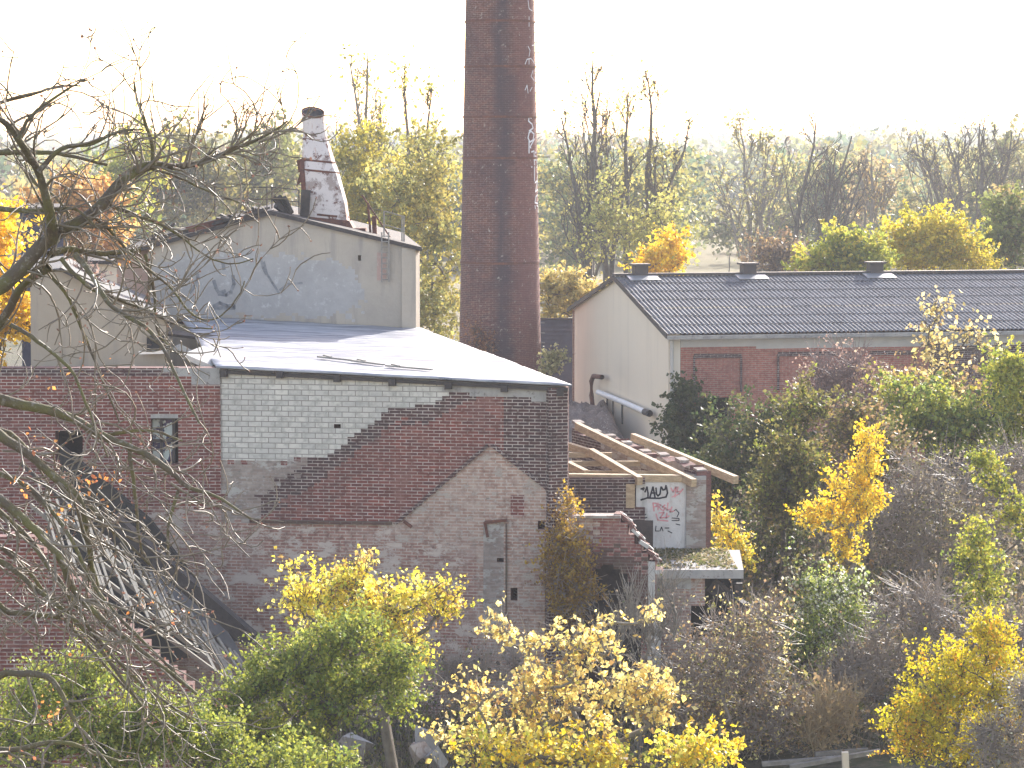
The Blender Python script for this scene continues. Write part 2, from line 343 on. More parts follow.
# ================================================================== brick factory building (front)
A = P(220, 368, 51.0); B = P(568, 386, 50.0); C_ = P(416, 330, 60.0); D = P(165, 317, 61.0)
fact = empty('factory_building', 'front brick building with a white brick panel and a bright lean-to roof', 'building', (A[0], A[1], 0))
dAB = (B - A)[:2] / np.linalg.norm((B - A)[:2])
nAB = np.array([dAB[1], -dAB[0], 0.0])
E = hit(661, 600, A, nAB)
LAB = np.linalg.norm((B - A)[:2])
slope1 = (B[2] - A[2]) / LAB
WHITE = [(200, 340), (447, 360), (447, 394), (434, 405), (393, 408), (372, 424), (345, 443), (330, 456), (322, 460), (200, 460)]
FLAKE = [(200, 460), (322, 460), (300, 470), (250, 500), (200, 502)]
CONC = [(447, 360), (590, 370), (590, 403), (505, 398), (447, 392)]
GAB = [(490, 443), (564, 502), (548, 517), (545, 800), (370, 800), (396, 523)]
ARCH = [(577, 760), (577, 610), (580, 590), (588, 574), (600, 566), (614, 566), (627, 574), (636, 590), (640, 612), (640, 760)]
DOORN = [(480, 522), (507, 522), (507, 625), (480, 625)]
OUT = [(210, 340), (568.5, 360), (568.5, 503), (576, 516), (618, 516), (637, 543), (655, 568), (661.5, 572), (661.5, 800), (210, 800)]
HOLES = [(541, 521, 548, 531), (509, 588, 519, 599), (427, 527, 429, 530), (336, 425, 339, 429), (656.5, 574, 659, 606), (498, 556, 501, 562)]
def front_mat(px, py):
    if not inpoly(px, py, OUT): return None
    for x0, y0, x1, y1 in HOLES:
        if x0 <= px <= x1 and y0 <= py <= y1: return None
    if inpoly(px, py, ARCH): return None
    j = jag(px, py)
    if inpoly(px + j, py, CONC) and px + j > 447: return 3
    if inpoly(px + j * 0.15, py + j * .15, WHITE) and not (px < 445 and py > 459): return 2
    if inpoly(px + j, py + j * 1.5, FLAKE): return 6
    if inpoly(px, py, GAB):
        if inpoly(px, py, DOORN): return 6
        if 508 < px < 526 and 493 < py < 516: return 0
        return 4 if (px > 455 or py + j * 2 < 560) and not (py + 2 * j > 545 and px < 475) else 5
    if px >= 545 and py > 505:
        if px > 651: return 7
        r = math.hypot(px - 608, (py - 606) * 0.9)
        if r < 52 + 2 * j or (px < 600 and py > 560): return 8
        return 4 if (py + j * 4 < 530 and px < 600) else 9
    if py > 521 + 0.3 * j and px < 400: return 5
    if py > 498 and px < 260: return 6
    if px > 503: return 1
    if py < 402 + (px - 434) * -0.6 + 20 and px < 520 and py < 425 + j * 2: return 1
    if abs((py - 460) + (px - 325) * 0.72) < 14 + j and px < 440: return 1
    return 0
fm = [M['brick'], M['brick_dark'], M['brick_white'], M['concrete'], M['brick_worn'], M['brick_plaster'], M['brick_white_worn'], M['concrete_pale'], M['brick_soot'], brick_mat('reddish_worn_brick', (0.28, 0.10, 0.08), (0.2, 0.075, 0.065), (0.35, 0.29, 0.25), st=0.5, plaster=(0.42, 0.34, 0.29), plo=0.55, phi=0.66, psc=1.8, wash=(0.33, 0.2, 0.17))]
cellwall('front_wall', A[:2], E[:2], -0.2, lambda u: A[2] + slope1 * min(u, LAB) - 0.02, fm, front_mat, fact, thick=0.38, cw=0.125)
# arch recess; back panel coloured near black for soot and the shade inside
b = MB(); s0 = hit(570, 700, A, nAB); s1 = hit(648, 700, A, nAB); inn = -nAB * 0.75
b.face([(s0[0] + inn[0], s0[1] + inn[1], -0.2), (s1[0] + inn[0], s1[1] + inn[1], -0.2), (s1[0] + inn[0], s1[1] + inn[1], 3.6), (s0[0] + inn[0], s0[1] + inn[1], 3.6)])
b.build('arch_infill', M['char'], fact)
# west wing wall (flush red wall with the window)
LW0 = P(-110, 370, 50.96); LW1 = P(220, 368, 50.96)
def left_mat(px, py):
    j = jag(px, py)
    if 149 <= px <= 174 and 418 <= py <= 463: return None
    if 60 < px < 82 and 430 < py < 462: return None
    if px > 168 + j * 2 and py < 378 + (5 if px > 186 else 0): return 3
    if py < 376: return 1
    if py > 508 + 2 * j and px > 120: return 5
    if 145 <= px <= 177 and 413 <= py < 418: return 3
    return 0
cellwall('side_wing_wall', LW0[:2], LW1[:2], -0.2, LW1[2], fm, left_mat, fact, thick=0.38)
# other walls, roof
b = MB()
off = -nAB * 0.38
b.slab([(B[0], B[1], -0.2), (C_[0], C_[1], -0.2), (C_[0], C_[1], C_[2] - .05), (B[0], B[1], B[2] - .03)], (-0.34, -0.1, 0))
b.build('side_wall', M['brick_dark'], fact)
# backing coloured near black as interior shade, so openings read dark
b = MB(); b.slab([(A[0] - 6, 52.2, -0.2), (0.6, 52.0, -0.2), (0.6, 52.0, 5.8), (A[0] - 6, 52.2, 5.8)], (0, 0.1, 0)); b.build('shade_backing', M['dark'], fact)
def roof_mat():
    m, t, b = newmat('sheet_roofing'); pos = coords(t, 'Position', (0.5, 2.4, 1)); p2 = coords(t, 'Position')
    c = mix(t, noise(t, 1.0, 8, 0.7, pos, 0.4, 0.62), (0.44, 0.44, 0.46), (0.17, 0.18, 0.215))
    c = mix(t, noise(t, 0.9, 7, 0.7, coords(t, 'Position', (0.35, 3.6, 1)), 0.56, 0.62), c, (0.11, 0.115, 0.14)); c = mix(t, noise(t, 0.8, 7, 0.7, coords(t, 'Position', (0.5, 2.2, 1)), 0.64, 0.7), c, (0.15, 0.10, 0.09))
    sx2 = N(t, 'ShaderNodeSeparateXYZ'); t.links.new(p2, sx2.inputs[0]); mo = N(t, 'ShaderNodeMath', operation='PINGPONG'); t.links.new(sx2.outputs[1], mo.inputs[0]); mo.inputs[1].default_value = .48
    ms_ = N(t, 'ShaderNodeMapRange'); ms_.inputs[1].default_value = .0; ms_.inputs[2].default_value = .05; ms_.inputs[3].default_value = .7; ms_.inputs[4].default_value = 0; t.links.new(mo.outputs[0], ms_.inputs[0]); c = mix(t, ms_.outputs[0], c, (0.14, 0.14, 0.16))
    t.links.new(c, b.inputs['Base Color'])
    rr = N(t, 'ShaderNodeMapRange'); rr.inputs[3].default_value = 0.3; rr.inputs[4].default_value = 0.75; t.links.new(noise(t, 1.3, 5, 0.6, pos), rr.inputs[0]); t.links.new(rr.outputs[0], b.inputs['Roughness'])
    b.inputs['Metallic'].default_value = 0.0
    wv = N(t, 'ShaderNodeTexWave', wave_type='BANDS', bands_direction='Y'); wv.inputs['Scale'].default_value = 1.1; wv.inputs['Distortion'].default_value = 1.5; wv.inputs['Detail'].default_value = 3; t.links.new(p2, wv.inputs[0])
    bump(t, b, wv.outputs[0], 0.35, 0.03); return m
M['roofsheet'] = roof_mat()
Af = A + np.array([-.05, -.12, .04]); Bf = B + np.array([.07, -.12, .04]); Cf = C_ + np.array([.12, 0, .04]); Df = D + np.array([0.0, 0, .04])
Dl = P(196, 352, 55.5)
def grid_roof(name, a, b_, c, d, nu, nv, amp, mat, parent, thick=0.035):
    V = []; 
    for j in range(nv + 1):
        for i in range(nu + 1):
            u = i / nu; v = j / nv; p = (a * (1 - u) + b_ * u) * (1 - v) + (d * (1 - u) + c * u) * v
            n_ = amp * (math.sin(u * 23 + v * 9) * 0.4 + math.sin(v * 41 + u * 5) * 0.3 + rng.normal() * 0.25)
            if j == 0: n_ *= 0.5
            V.append(p + np.array([0, 0, n_]))
    i = (np.arange(nv)[:, None] * (nu + 1) + np.arange(nu)[None]).ravel()
    o = mesh_quads(name, np.array(V), np.stack([i, i + 1, i + 2 + nu, i + nu + 1], -1), mat, parent)
    s = o.modifiers.new('t', 'SOLIDIFY'); s.thickness = thick; s.offset = -1; return o
grid_roof('roof', Af, Bf, Cf, Df + np.array([0.3, 0, 0]), 40, 44, 0.012, M['roofsheet'], fact)
# gutter-less dark eaves board under the roof edge
b = MB(); e0 = A + np.array([0, -.05, -.06]); e1 = B + np.array([0, -.05, -.06]); b.beam(e0, e1, 0.05, 0.07); b.build('eaves_board', M['char'], fact)
# ledge course, gable scar, iron anchors, lintels
b = MB()
def wp(px, py, o_=0.0): return hit(px, py, A, nAB) + nAB * o_
b.beam(wp(250, 521, .02), wp(392, 523, .02), 0.06, 0.06); b.build('brick_ledge', M['brick_soot'], fact)
b = MB()
for q0, q1 in (((396, 523), (488, 445)), ((492, 445), (563, 501))): b.beam(wp(*q0, .015), wp(*q1, .015), 0.05, 0.06)
b.build('old_gable_scar', M['brick_dark'], fact)
b = MB(); b.beam(wp(506.5, 523, .02), wp(506.5, 620, .02), .025, .03); b.build('blocked_door_joint', M['brick_soot'], fact)
b = MB(); b.beam(wp(404, 521, .02), wp(412, 527, .02), .05, .05); b.build('iron_hook', M['rust'], fact)
b = MB(); b.beam(wp(485, 522, .03), wp(507, 520, .03), .05, .05); b.beam(wp(485, 522, .03), wp(488, 537, .03), .05, .05)
b.build('iron_lintel', M['rust'], fact)
for px, py in ((225, 373), (281, 374), (338, 378), (393, 382), (449, 385), (505, 388), (561, 392)):
    b = MB(); b.beam(wp(px, py, -.05), wp(px, py, .14), .12, .13); b.build('beam_end', M['char'], fact)
b = MB(); b.beam(wp(575, 516.5, -.1), wp(621, 516.5, -.1), .36, .05); b.build('coping', M['brick_white_worn'], fact)
pts = [(621, 514), (630, 524), (640, 538), (650, 551), (660, 564)]
for k in range(26):
    t_ = (k + rng.uniform(0, .8)) / 26; x_ = 621 + t_ * 37; y_ = np.interp(x_, [p[0] for p in pts], [p[1] for p in pts]) + 2
    bb = MB(); q = wp(x_, y_, -.17 + rng.uniform(-.12, .12)); a0 = rng.uniform(-.9, -.4); bb.box(q, (rng.uniform(.08, .2), rng.uniform(.1, .22), rng.uniform(.03, .08)), ((math.cos(a0), 0, math.sin(a0)), (0, 1, 0), (-math.sin(a0), 0, math.cos(a0)))); bb.build('broken_brick', M['brick_edge'] if k % 3 else M['concrete_pale'], fact)
# window in west wing
def fwin(): 
    y = 51.15
    f = MB(); x0, z1 = P(149, 418, y)[0], P(149, 418, y)[2]; x1, z0 = P(174, 463, y)[0], P(174, 463, y)[2]
    for a_, c_ in (((x0, z0), (x1, z0)), ((x0, z1), (x1, z1)), ((x0, z0), (x0, z1)), ((x1, z0), (x1, z1)), (((x0 + x1) / 2, z0), ((x0 + x1) / 2, z1)), ((x0, (z0 + z1) / 2), (x1, (z0 + z1) / 2))):
        f.beam((a_[0], y, a_[1]), (c_[0], y, c_[1]), .05, .05)
    fo = f.build('window_frame', M['iron'], fact)
    g, t, bb = newmat('broken_window_glass'); pos = coords(t, 'Position')
    cc = mix(t, noise(t, 5, 4, 0.6, pos, 0.48, 0.52), (0.45, 0.52, 0.50), (0.02, 0.03, 0.09)); t.links.new(cc, bb.inputs['Base Color']); bb.inputs['Roughness'].default_value = 0.12
    q = MB(); q.box(((x0 + x1) / 2, y + .06, (z0 + z1) / 2), (x1 - x0, .01, z1 - z0)); q.build('pane', g, fo)
fwin()
# ruined brick corner and loose slabs on the west end of the roof
def slabpiece(name, px, py, Y, size, rot, mat, label, cat, group=None, dz=0.0):
    p = P(px, py, Y); b = MB(); b.box((0, 0, 0), size); me = b.build(name, mat, None, bevel=0.01)
    me.location = (p[0], p[1], p[2] + dz); me.rotation_euler = rot
    return tag(me, label, cat, group)
slabpiece('concrete_slab', 207, 358, 52.3, (0.62, 0.75, 0.10), (R(8), R(20), R(-20)), M['concrete_pale'], 'loose pale slab tilted at the left end of the bright roof', 'slab')
slabpiece('concrete_slab', 184, 352, 53.0, (0.35, 0.5, 0.12), (R(-10), R(28), R(15)), M['concrete'], 'small grey slab leaning beside the steel strip on the roof corner', 'slab')
slabpiece('roof_board', 196, 336, 56.5, (1.1, 0.5, 0.05), (R(4), R(6), R(-8)), M['char'], 'dark board lying at the top left corner of the bright roof', 'board')
# timber strips lying on the roof
def rp(px, py, up=0.06):
    n = np.cross(B - A, D - A); n /= np.linalg.norm(n); h = hit(px, py, A + np.array([0, 0, .04]), n); h[2] += up; return h
for k, (a_, c_, lab) in enumerate((((318, 359), (356, 363), 'dark timber batten lying on the bright roof, leftmost of the line of three'), ((352, 363), (384, 367), 'short dark batten on the bright roof between two longer ones'), ((386, 368), (432, 372), 'dark timber batten on the bright roof, nearest the chimney'))):
    b = MB(); b.beam(rp(*a_, .045), rp(*c_, .045), .07, .03); b.beam(rp(a_[0] + 6, a_[1] - .5, .06), rp(a_[0] + 13, a_[1] + 1.4, .06), .05, .03); o = b.build('timber_batten', M['wood_grey'], None); tag(o, lab, 'batten', 'battens lying on the bright roof')
# ================================================================== tan wall behind the west wing
tw = empty('plastered_shed', 'low tan plastered wall behind the left brick wing', 'building', tuple(P(100, 370, 53.5)[:2]) + (0,))
pts = [P(30, 368, 53.5), P(166, 368, 53.5), P(166, 320, 53.5), P(110, 297, 53.5), P(62, 270, 53.5), P(30, 273, 53.5)]
pts[0][2] = 0; pts[1][2] = 0
b = MB(); b.slab(pts, (-.9, 6, 0)); b.build('wall', M['plaster_tan'], tw)
b = MB(); o6 = np.array([0, 0, .02]); rr6 = np.array([-.9, 6, 0]); rl = [P(28, 272, 53.45), P(62, 269, 53.45), P(110, 296, 53.45), P(169, 320, 53.45)]
for g0, g1 in zip(rl[:-1], rl[1:]): b.slab([g0 + o6, g1 + o6, g1 + rr6 + o6, g0 + rr6 + o6], (0, 0, -.04))
b.build('roof', M['felt'], tw)
b = MB(); b.beam(P(60, 268.5, 53.35), P(112, 296, 53.35), .12, .06); b.beam(P(112, 296, 53.35), P(168, 320, 53.35), .12, .06); b.build('roof_edge', M['char'], tw)
b = MB(); b.beam(P(139, 352.5, 53.3), P(166, 352, 53.3), .12, .06); b.build('gutter', M['steel'], tw)
b = MB(); b.box(P(156, 343, 53.42), (.34, .1, .28)); b.build('dark_panel', M['dark'], tw)  # near-black panel set on the wall face
# ================================================================== upper gable building
up = empty('gable_building', 'grey plastered building with a low gable, patched and sprayed, above the bright roof', 'building', (D[0], D[1], 0))
dCD = (C_ - D)[:2]; Lg = np.linalg.norm(dCD); dCD = dCD / Lg; nCD = np.array([dCD[1], -dCD[0], 0.0])
def gp(px, py, o_=0.0): return hit(px, py, D, nCD) + nCD * o_
G0 = gp(149, 320); G1 = gp(416, 330); apx = gp(272, 212); tl = gp(149, 243); tr = gp(416, 247)
def uof(p): return float(np.dot((p - G0)[:2], dCD))
ua, ur = uof(apx), uof(G1)
def gtop(u): return tl[2] + (apx[2] - tl[2]) * u / ua if u < ua else apx[2] + (tr[2] - apx[2]) * (u - ua) / (ur - ua)
PATCH = [(150, 262), (182, 256), (215, 252), (250, 250), (300, 257), (345, 262), (352, 268), (368, 300), (350, 316), (150, 318)]
def gmat(px, py):
    if 358 < px < 362.5 and 256.5 < py < 260: return None
    jj = jag(px * 1.7, py * 2.3, 1.6) + jag(px * .4, py * .3, 3)
    if inpoly(px + jj, py + jj, PATCH): return 1
    if 376 < px < 388 and 252 < py < 280: return 2
    return 0
cellwall('gable_wall', G0[:2], G1[:2], 0, gtop, [M['plaster'], M['plaster_pale'], M['plaster_pink']], gmat, up, thick=0.4, cw=0.07, ch=0.06, edge=M['plaster'])
bk = np.array([-0.07, 0.997, 0]) * 9
b = MB(); b.slab([G1 * [1, 1, 0], (G1 + bk) * [1, 1, 0], np.array([*(G1 + bk)[:2], tr[2]]), np.array([*G1[:2], tr[2] - .02])], (-.3, -.05, 0)); 
b.slab([np.array([*(G0 + bk)[:2], 0]), np.array([*(G1 + bk)[:2], 0]), np.array([*(G1 + bk)[:2], tr[2]]), np.array([*(apx + bk)[:2], apx[2]]), np.array([*(G0 + bk)[:2], tl[2]])], (0, -.3, 0))
b.build('rear_wall', M['plaster'], up)
b = MB(); q0 = gp(113, 320, -.3); q1 = gp(149, 320, -.3); zt0, zt1 = gp(113, 254)[2], gp(149, 246)[2]
b.slab([(q0[0], q0[1], 0), (q1[0], q1[1], 0), (q1[0], q1[1], zt1), (q0[0], q0[1], zt0)], bk); b.build('side_bay', M['plaster_pink'], up)
b = MB(); o3 = np.array([0, 0, .03]); fr = nCD * .12
lft = gp(110, 257)
b.slab([lft + fr + o3, apx + fr + o3, apx + bk + o3, lft + bk + o3], (0, 0, -.09)); b.slab([apx + fr + o3, tr + fr + o3 + np.array([.15, 0, -.03]), tr + bk + o3, apx + bk + o3], (0, 0, -.09)); b.build('roof', M['char'], up)
b = MB()
b.beam(gp(165, 322, .03), gp(416, 333, .03), .05, .05); b.build('flashing', M['char'], up)
# faded spray strokes on the gable: ribbons a few mm proud of the plaster
def strokes(name, lines, wdt, pf, mat, parent, off=0.006):
    for ln in lines:
        b = MB(); q = [pf(x, y, off) for x, y in ln]
        n = np.cross(pf(ln[0][0] + 5, ln[0][1], 0) - pf(*ln[0], 0), pf(ln[0][0], ln[0][1] + 5, 0) - pf(*ln[0], 0)); n /= np.linalg.norm(n)
        for i in range(len(q) - 1):
            d = q[i+1] - q[i]; d = d / (np.linalg.norm(d) + 1e-9); s_ = np.cross(n, d) * wdt / 2; e = d * wdt * .3
            b.face([q[i] - s_ - e, q[i+1] - s_ + e, q[i+1] + s_ + e, q[i] + s_ - e])
            off += 0.00008
        b.build(name, mat, parent)
strokes('spray_stroke', [[(197, 272), (198, 278), (195, 286), (190, 292)], [(214, 281), (216, 288), (219, 293), (225, 291)], [(233, 276), (234, 284), (231, 292), (226, 295), (219, 294)], [(214, 306), (220, 303), (227, 306), (234, 305), (234, 308), (214, 308)], [(223, 263), (224, 269)]], 0.075, gp, M['grey_paint'], up)
strokes('spray_stroke', [[(261, 258), (263, 268), (266, 274)], [(264, 262), (267, 274), (272, 282), (279, 293)], [(280, 290), (288, 284), (302, 283)], [(170, 300), (176, 292), (186, 299), (196, 303)]], 0.05, gp, M['grey_paint'], up)
b = MB()
for px in (383, 390):  b.beam(gp(px, 232, .12), gp(px, 282, .12), .03, .03)
for k in range(9): b.beam(gp(383, 236 + k * 5.4, .12), gp(390, 236 + k * 5.4, .12), .025, .025)
b.build('wall_ladder', M['wood_grey'], up)
# roof railings
def railing(label, pts_, Y, hpx, mat, k):
    r = empty('railing', label, 'railing', tuple(P(*pts_[0], Y)), 'railings on the gable roof'); b = MB()
    for i in range(len(pts_) - 1):
        for f_ in (1.0, 0.5): b.beam(P(pts_[i][0], pts_[i][1] - hpx * f_, Y), P(pts_[i+1][0], pts_[i+1][1] - hpx * f_, Y), .022, .022)
    b.build('rail', mat, r)
    for x, y in pts_:
        c = MB(); c.beam(P(x, y + 1, Y), P(x, y - hpx, Y), .03, .03); c.build('post', mat, r)
railing('thin dark railing along the left slope of the gable roof', [(215, 214), (267, 214)], 66.5, 30, M['iron'], 0)
railing('thin dark railing left of the rusty ventilation stack', [(248, 212), (272, 211), (299, 214)], 63, 24, M['iron'], 0)
railing('pale bent railing on the right slope of the gable roof', [(384, 238), (402, 243), (404, 243)], 61, 27, M['wood_grey'], 0)
# debris on the left slope
pile = []
lb = ['dark heap of roofing felt on the left slope below the railing', 'rusty pink beam lying on the left edge of the gable roof', 'thin dark board along the left roof edge of the grey gable']
def gtopz(px): return gtop(uof(gp(px, 250)))
b = MB()
for k in range(46):
    px = rng.uniform(218, 262); c = gp(px, 220, -rng.uniform(.0, .5)); c[2] = gtopz(px) + rng.uniform(0.0, .11) 
    a_ = rng.uniform(-.5, .5); ax = np.array([[math.cos(a_), 0.1, math.sin(a_)], [0, 1, 0], [-math.sin(a_), 0, math.cos(a_)]]); b.box(c, (rng.uniform(.15, .5), rng.uniform(.2, .4), .05), ax)
tag(b.build('felt_heap', M['char'], None), lb[0], 'debris')
b = MB(); b.beam(gp(186, 234, -.1) + [0, 0, .06], gp(222, 225, -.1) + [0, 0, .06], .16, .17); tag(b.build('rusty_beam', M['rust'], None), lb[1], 'beam')
b = MB(); b.beam(gp(146, 244, -.05) + [0, 0, .05], gp(188, 233, -.05) + [0, 0, .05], .1, .1); b.beam(gp(152, 241, .02) + [0, 0, .1], gp(176, 231, .02) + [0, 0, .16], .08, .05); tag(b.build('charred_board', M['char'], None), lb[2], 'board')
b = MB()
for x0, y0, x1, y1, w_ in ((289, 215, 273, 197, .09), (291, 214, 279, 196, .08), (287, 213, 276, 205, .12), (292, 213, 284, 197, .07)): b.beam(P(x0, y0, 61.5), P(x1, y1, 61.3), w_, w_)
tag(b.build('charred_timbers', M['char'], None), 'bundle of charred timber ends sticking up from the gable apex', 'timber')
# ================================================================== ventilation stack
vs = empty('ventilation_stack', 'leaning rusty white sheet metal stack on the gable roof', 'ventilation stack', tuple(P(325, 228, 62.5)))
def ringpx(cx, cy, rx, Y=62.5, tilt=0.28, n=20, sq=0.0, ry=None, fwd=0.0):
    c = P(cx, cy, Y); r = rx / F * Y; out = []
    for i in range(n):
        a = 2 * math.pi * i / n + math.pi / n; ca, sa = math.cos(a), math.sin(a)
        if sq > 0:
            k = 1 / max(abs(ca), abs(sa)); k = 1 + (k - 1) * sq; ca *= k; sa *= k
        out.append(c + np.array([ca * r, sa * r * (ry or 1), -ca * r * tilt * .35 + sa * r * fwd]))
    return out
def loft(name, rings, mat, parent, cap=False, inner=False):
    b = MB()
    for a_, c_ in zip(rings[:-1], rings[1:]):
        n = len(a_)
        for i in range(n):
            j = (i + 1) % n; b.face([a_[i], a_[j], c_[j], c_[i]], 0, [(i / n * 3, 0), ((i + 1) / n * 3, 0), ((i + 1) / n * 3, 1), (i / n * 3, 1)])
    if cap: b.face(rings[-1])
    o = b.build(name, mat, parent)
    if inner: s = o.modifiers.new('t', 'SOLIDIFY'); s.thickness = .02; s.offset = -1
    return o
def peel():
    m, t, b = newmat('peeling_white_paint'); pos = coords(t, 'Position'); st_ = coords(t, 'Position', (3, 3, .8))
    c = mix(t, noise(t, 1.4, 10, 0.75, pos, 0.52, 0.56), (0.60, 0.54, 0.52), (0.32, 0.26, 0.24))
    c = mix(t, noise(t, 3.8, 9, 0.8, pos, 0.55, 0.59), c, (0.14, 0.06, 0.05)); c = mix(t, noise(t, 1.1, 6, 0.7, st_, 0.60, 0.68), c, (0.38, 0.17, 0.08))
    t.links.new(c, b.inputs[0]); b.inputs['Roughness'].default_value = .6; bump(t, b, noise(t, 5, 8, 0.7, pos), .4, .02); return m
M['peel'] = peel()
loft('funnel', [ringpx(329, 219, 20.5, sq=.75), ringpx(327, 200, 20, sq=.75), ringpx(320.5, 172, 18.8, sq=.6), ringpx(318.5, 160, 16.5, sq=.4), ringpx(315.5, 138, 12.5, sq=0)], M['peel'], vs)
loft('flue', [ringpx(315.5, 139, 12.2), ringpx(314, 125, 11.7, fwd=.2), ringpx(313, 113, 11.2, fwd=.42)], M['peel'], vs, inner=True)
loft('base_skirt', [ringpx(334, 231, 24, sq=.9), ringpx(329.5, 218, 22, sq=.8)], M['rust'], vs)
for cx, cy, r_ in ((320.4, 171, 19.2), (318.8, 161, 16.9), (315.5, 140, 12.9), (328.5, 215, 21)):
    loft('clamp_band', [ringpx(cx, cy + 1, r_, sq=.5 if r_ > 14 else 0), ringpx(cx, cy - 1, r_, sq=.5 if r_ > 14 else 0)], M['rust'], vs, inner=True)
loft('rim', [ringpx(313, 113.5, 11.6, fwd=.42), ringpx(312.8, 111.5, 11.6, fwd=.42)], M['rust'], vs, inner=True)
b = MB(); b.face(ringpx(313, 112.9, 10.9, fwd=.42)); b.build('flue_shade_disc', M['dark'], vs)  # near-black disc across the mouth stands for the shade inside the flue
b = MB(); b.beam(P(302, 159, 62.2), P(306, 226, 62.1), .16, .10); b.beam(P(299, 160, 62.3), P(301, 172, 62.3), .12, .1); b.slab([P(300, 172, 62.2), P(305, 176, 62.2), P(300, 183, 62.2), P(296, 187, 62.2)], (0, .05, 0)); b.build('side_bracket', M['rust'], vs)
b = MB(); b.beam(P(304, 226, 62), P(306, 190, 62), .22, .2); b.build('strut', M['char'], vs)
b = MB(); b.box(P(358, 232, 62.2), (.36, .5, .18)); b.beam(P(371, 240, 62), P(368, 203, 62), .05, .05); b.beam(P(375, 240, 62), P(374, 216, 62), .12, .1); b.beam(P(362, 195, 62), P(392, 240, 62), .03, .03)
tag(b.build('rusty_frame', M['rust'], None), 'rusty iron frame and bent post right of the ventilation stack', 'frame')
# ================================================================== chimney
ch = empty('factory_chimney', 'tall tapering round red brick chimney with white vertical writing', 'chimney', (-0.385, 90, 0))
CX, CY = -0.385, 90.0
def cr(z): return 1.318 - 0.0203 * (z - 3.81)
def chim():
    n = 72; zs = np.linspace(0, 23, 24); b = MB()
    for j in range(len(zs) - 1):
        for i in range(n):
            a0 = 2 * math.pi * i / n; a1 = 2 * math.pi * (i + 1) / n; q = []; uv = []
            for a, z in ((a0, zs[j]), (a1, zs[j]), (a1, zs[j+1]), (a0, zs[j+1])):
                q.append((CX + cr(z) * math.cos(a), CY + cr(z) * math.sin(a), z)); uv.append((a * 1.2, z))
            b.face(q, 0, uv)
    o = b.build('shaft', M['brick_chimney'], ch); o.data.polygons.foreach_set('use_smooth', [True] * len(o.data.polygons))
chim()
for py in (22, 67, 117, 158, 262):
    z = P(500, py, 90)[2]; n = 48; b = MB()
    for i in range(n):
        a0 = 2 * math.pi * i / n; a1 = 2 * math.pi * (i + 1) / n; r0 = cr(z) + .006; r1 = r0 + .015
        f_ = lambda r, a, zz: (CX + r * math.cos(a), CY + r * math.sin(a), zz)
        b.face([f_(r1, a0, z - .035), f_(r1, a1, z - .035), f_(r1, a1, z + .035), f_(r1, a0, z + .035)]); b.face([f_(r1, a0, z + .035), f_(r1, a1, z + .035), f_(r0 - .01, a1, z + .035), f_(r0 - .01, a0, z + .035)]); b.face([f_(r0 - .01, a0, z - .035), f_(r0 - .01, a1, z - .035), f_(r1, a1, z - .035), f_(r1, a0, z - .035)])
    b.build('steel_band', M['rust'], ch)
for z in np.arange(1.5, 22, .32):
    r = cr(z); a = -0.10; b = MB()
    b.beam((CX + (r - .05) * math.cos(a), CY + r * math.sin(a), z), (CX + (r + .14) * math.cos(a), CY + r * math.sin(a), z), .03, .03); b.build('climbing_rung', M['wood_grey'], ch)
for py in (67, 158):
    b = MB(); z = P(500, py - 1, 90)[2]; b.beam((CX + cr(z) - .05, CY - .1, z), (CX + cr(z) + .42, CY - .15, z), .03, .03); b.build('iron_spike', M['iron'], ch)
# vertical writing: strokes wrapped on the shaft
def chim_strokes(lines, wd):
    o_ = 0.008
    def pt(px, py, o=0):
        z = P(px, py, 89)[2]; x = (px - 512) / F * 89.2 - CX; r = cr(z) + o_; x = max(min(x, r * .985), -r)
        return np.array([CX + x, CY - math.sqrt(r * r - x * x), z])
    for ln in lines:
        o_ += .0004; b = MB()
        for (x0, y0), (x1, y1) in zip(ln[:-1], ln[1:]):
            a_, c_ = pt(x0, y0), pt(x1, y1); n = (a_ + c_) / 2 - np.array([CX, CY, 0]); n[2] = 0; n /= np.linalg.norm(n); d = c_ - a_; d /= np.linalg.norm(d) + 1e-9; s_ = np.cross(n, d) * wd / 2; e = d * wd * .25
            b.face([a_ - s_ - e, c_ - s_ + e, c_ + s_ + e, a_ + s_ - e])
        b.build('white_paint_stroke', M['white_paint'], ch)
chim_strokes([[(531.5, 118), (529, 117), (528.5, 121), (532, 124), (533, 128), (529, 131)], [(531, 131), (534, 134), (533, 140), (530, 142), (528, 138), (529, 133), (531, 131)],
              [(529, 141), (529, 153)], [(534.5, 139), (530, 147), (536, 153)], [(531.5, 152), (534, 151), (534.5, 165)], [(535.5, 156), (538, 160), (538, 168)], [(534, 160), (538, 160)],
              [(531.5, 167), (538, 167.5)], [(534.5, 167), (534.5, 181)], [(535, 183), (539, 181), (535.5, 192), (539.5, 190)], [(538, 172), (540, 180)], [(539, 195), (536, 197), (535, 203), (538, 204)], [(537, 206), (540, 207), (540, 213), (538, 212)], [(535, 206), (535.5, 209)]], .05)
chim_strokes([[(528, 0), (529, 8), (532, 10)], [(529, 16), (529, 26)], [(534, 18), (534.5, 44), (532, 45)], [(528, 46), (530, 50), (529, 56)], [(525, 64), (527, 59), (531, 58), (534, 62)], [(529, 59), (529, 64)],
              [(533, 70), (531, 76), (534, 80)], [(525, 90), (527, 85), (528, 93)], [(530, 91), (532, 87)]], .028)
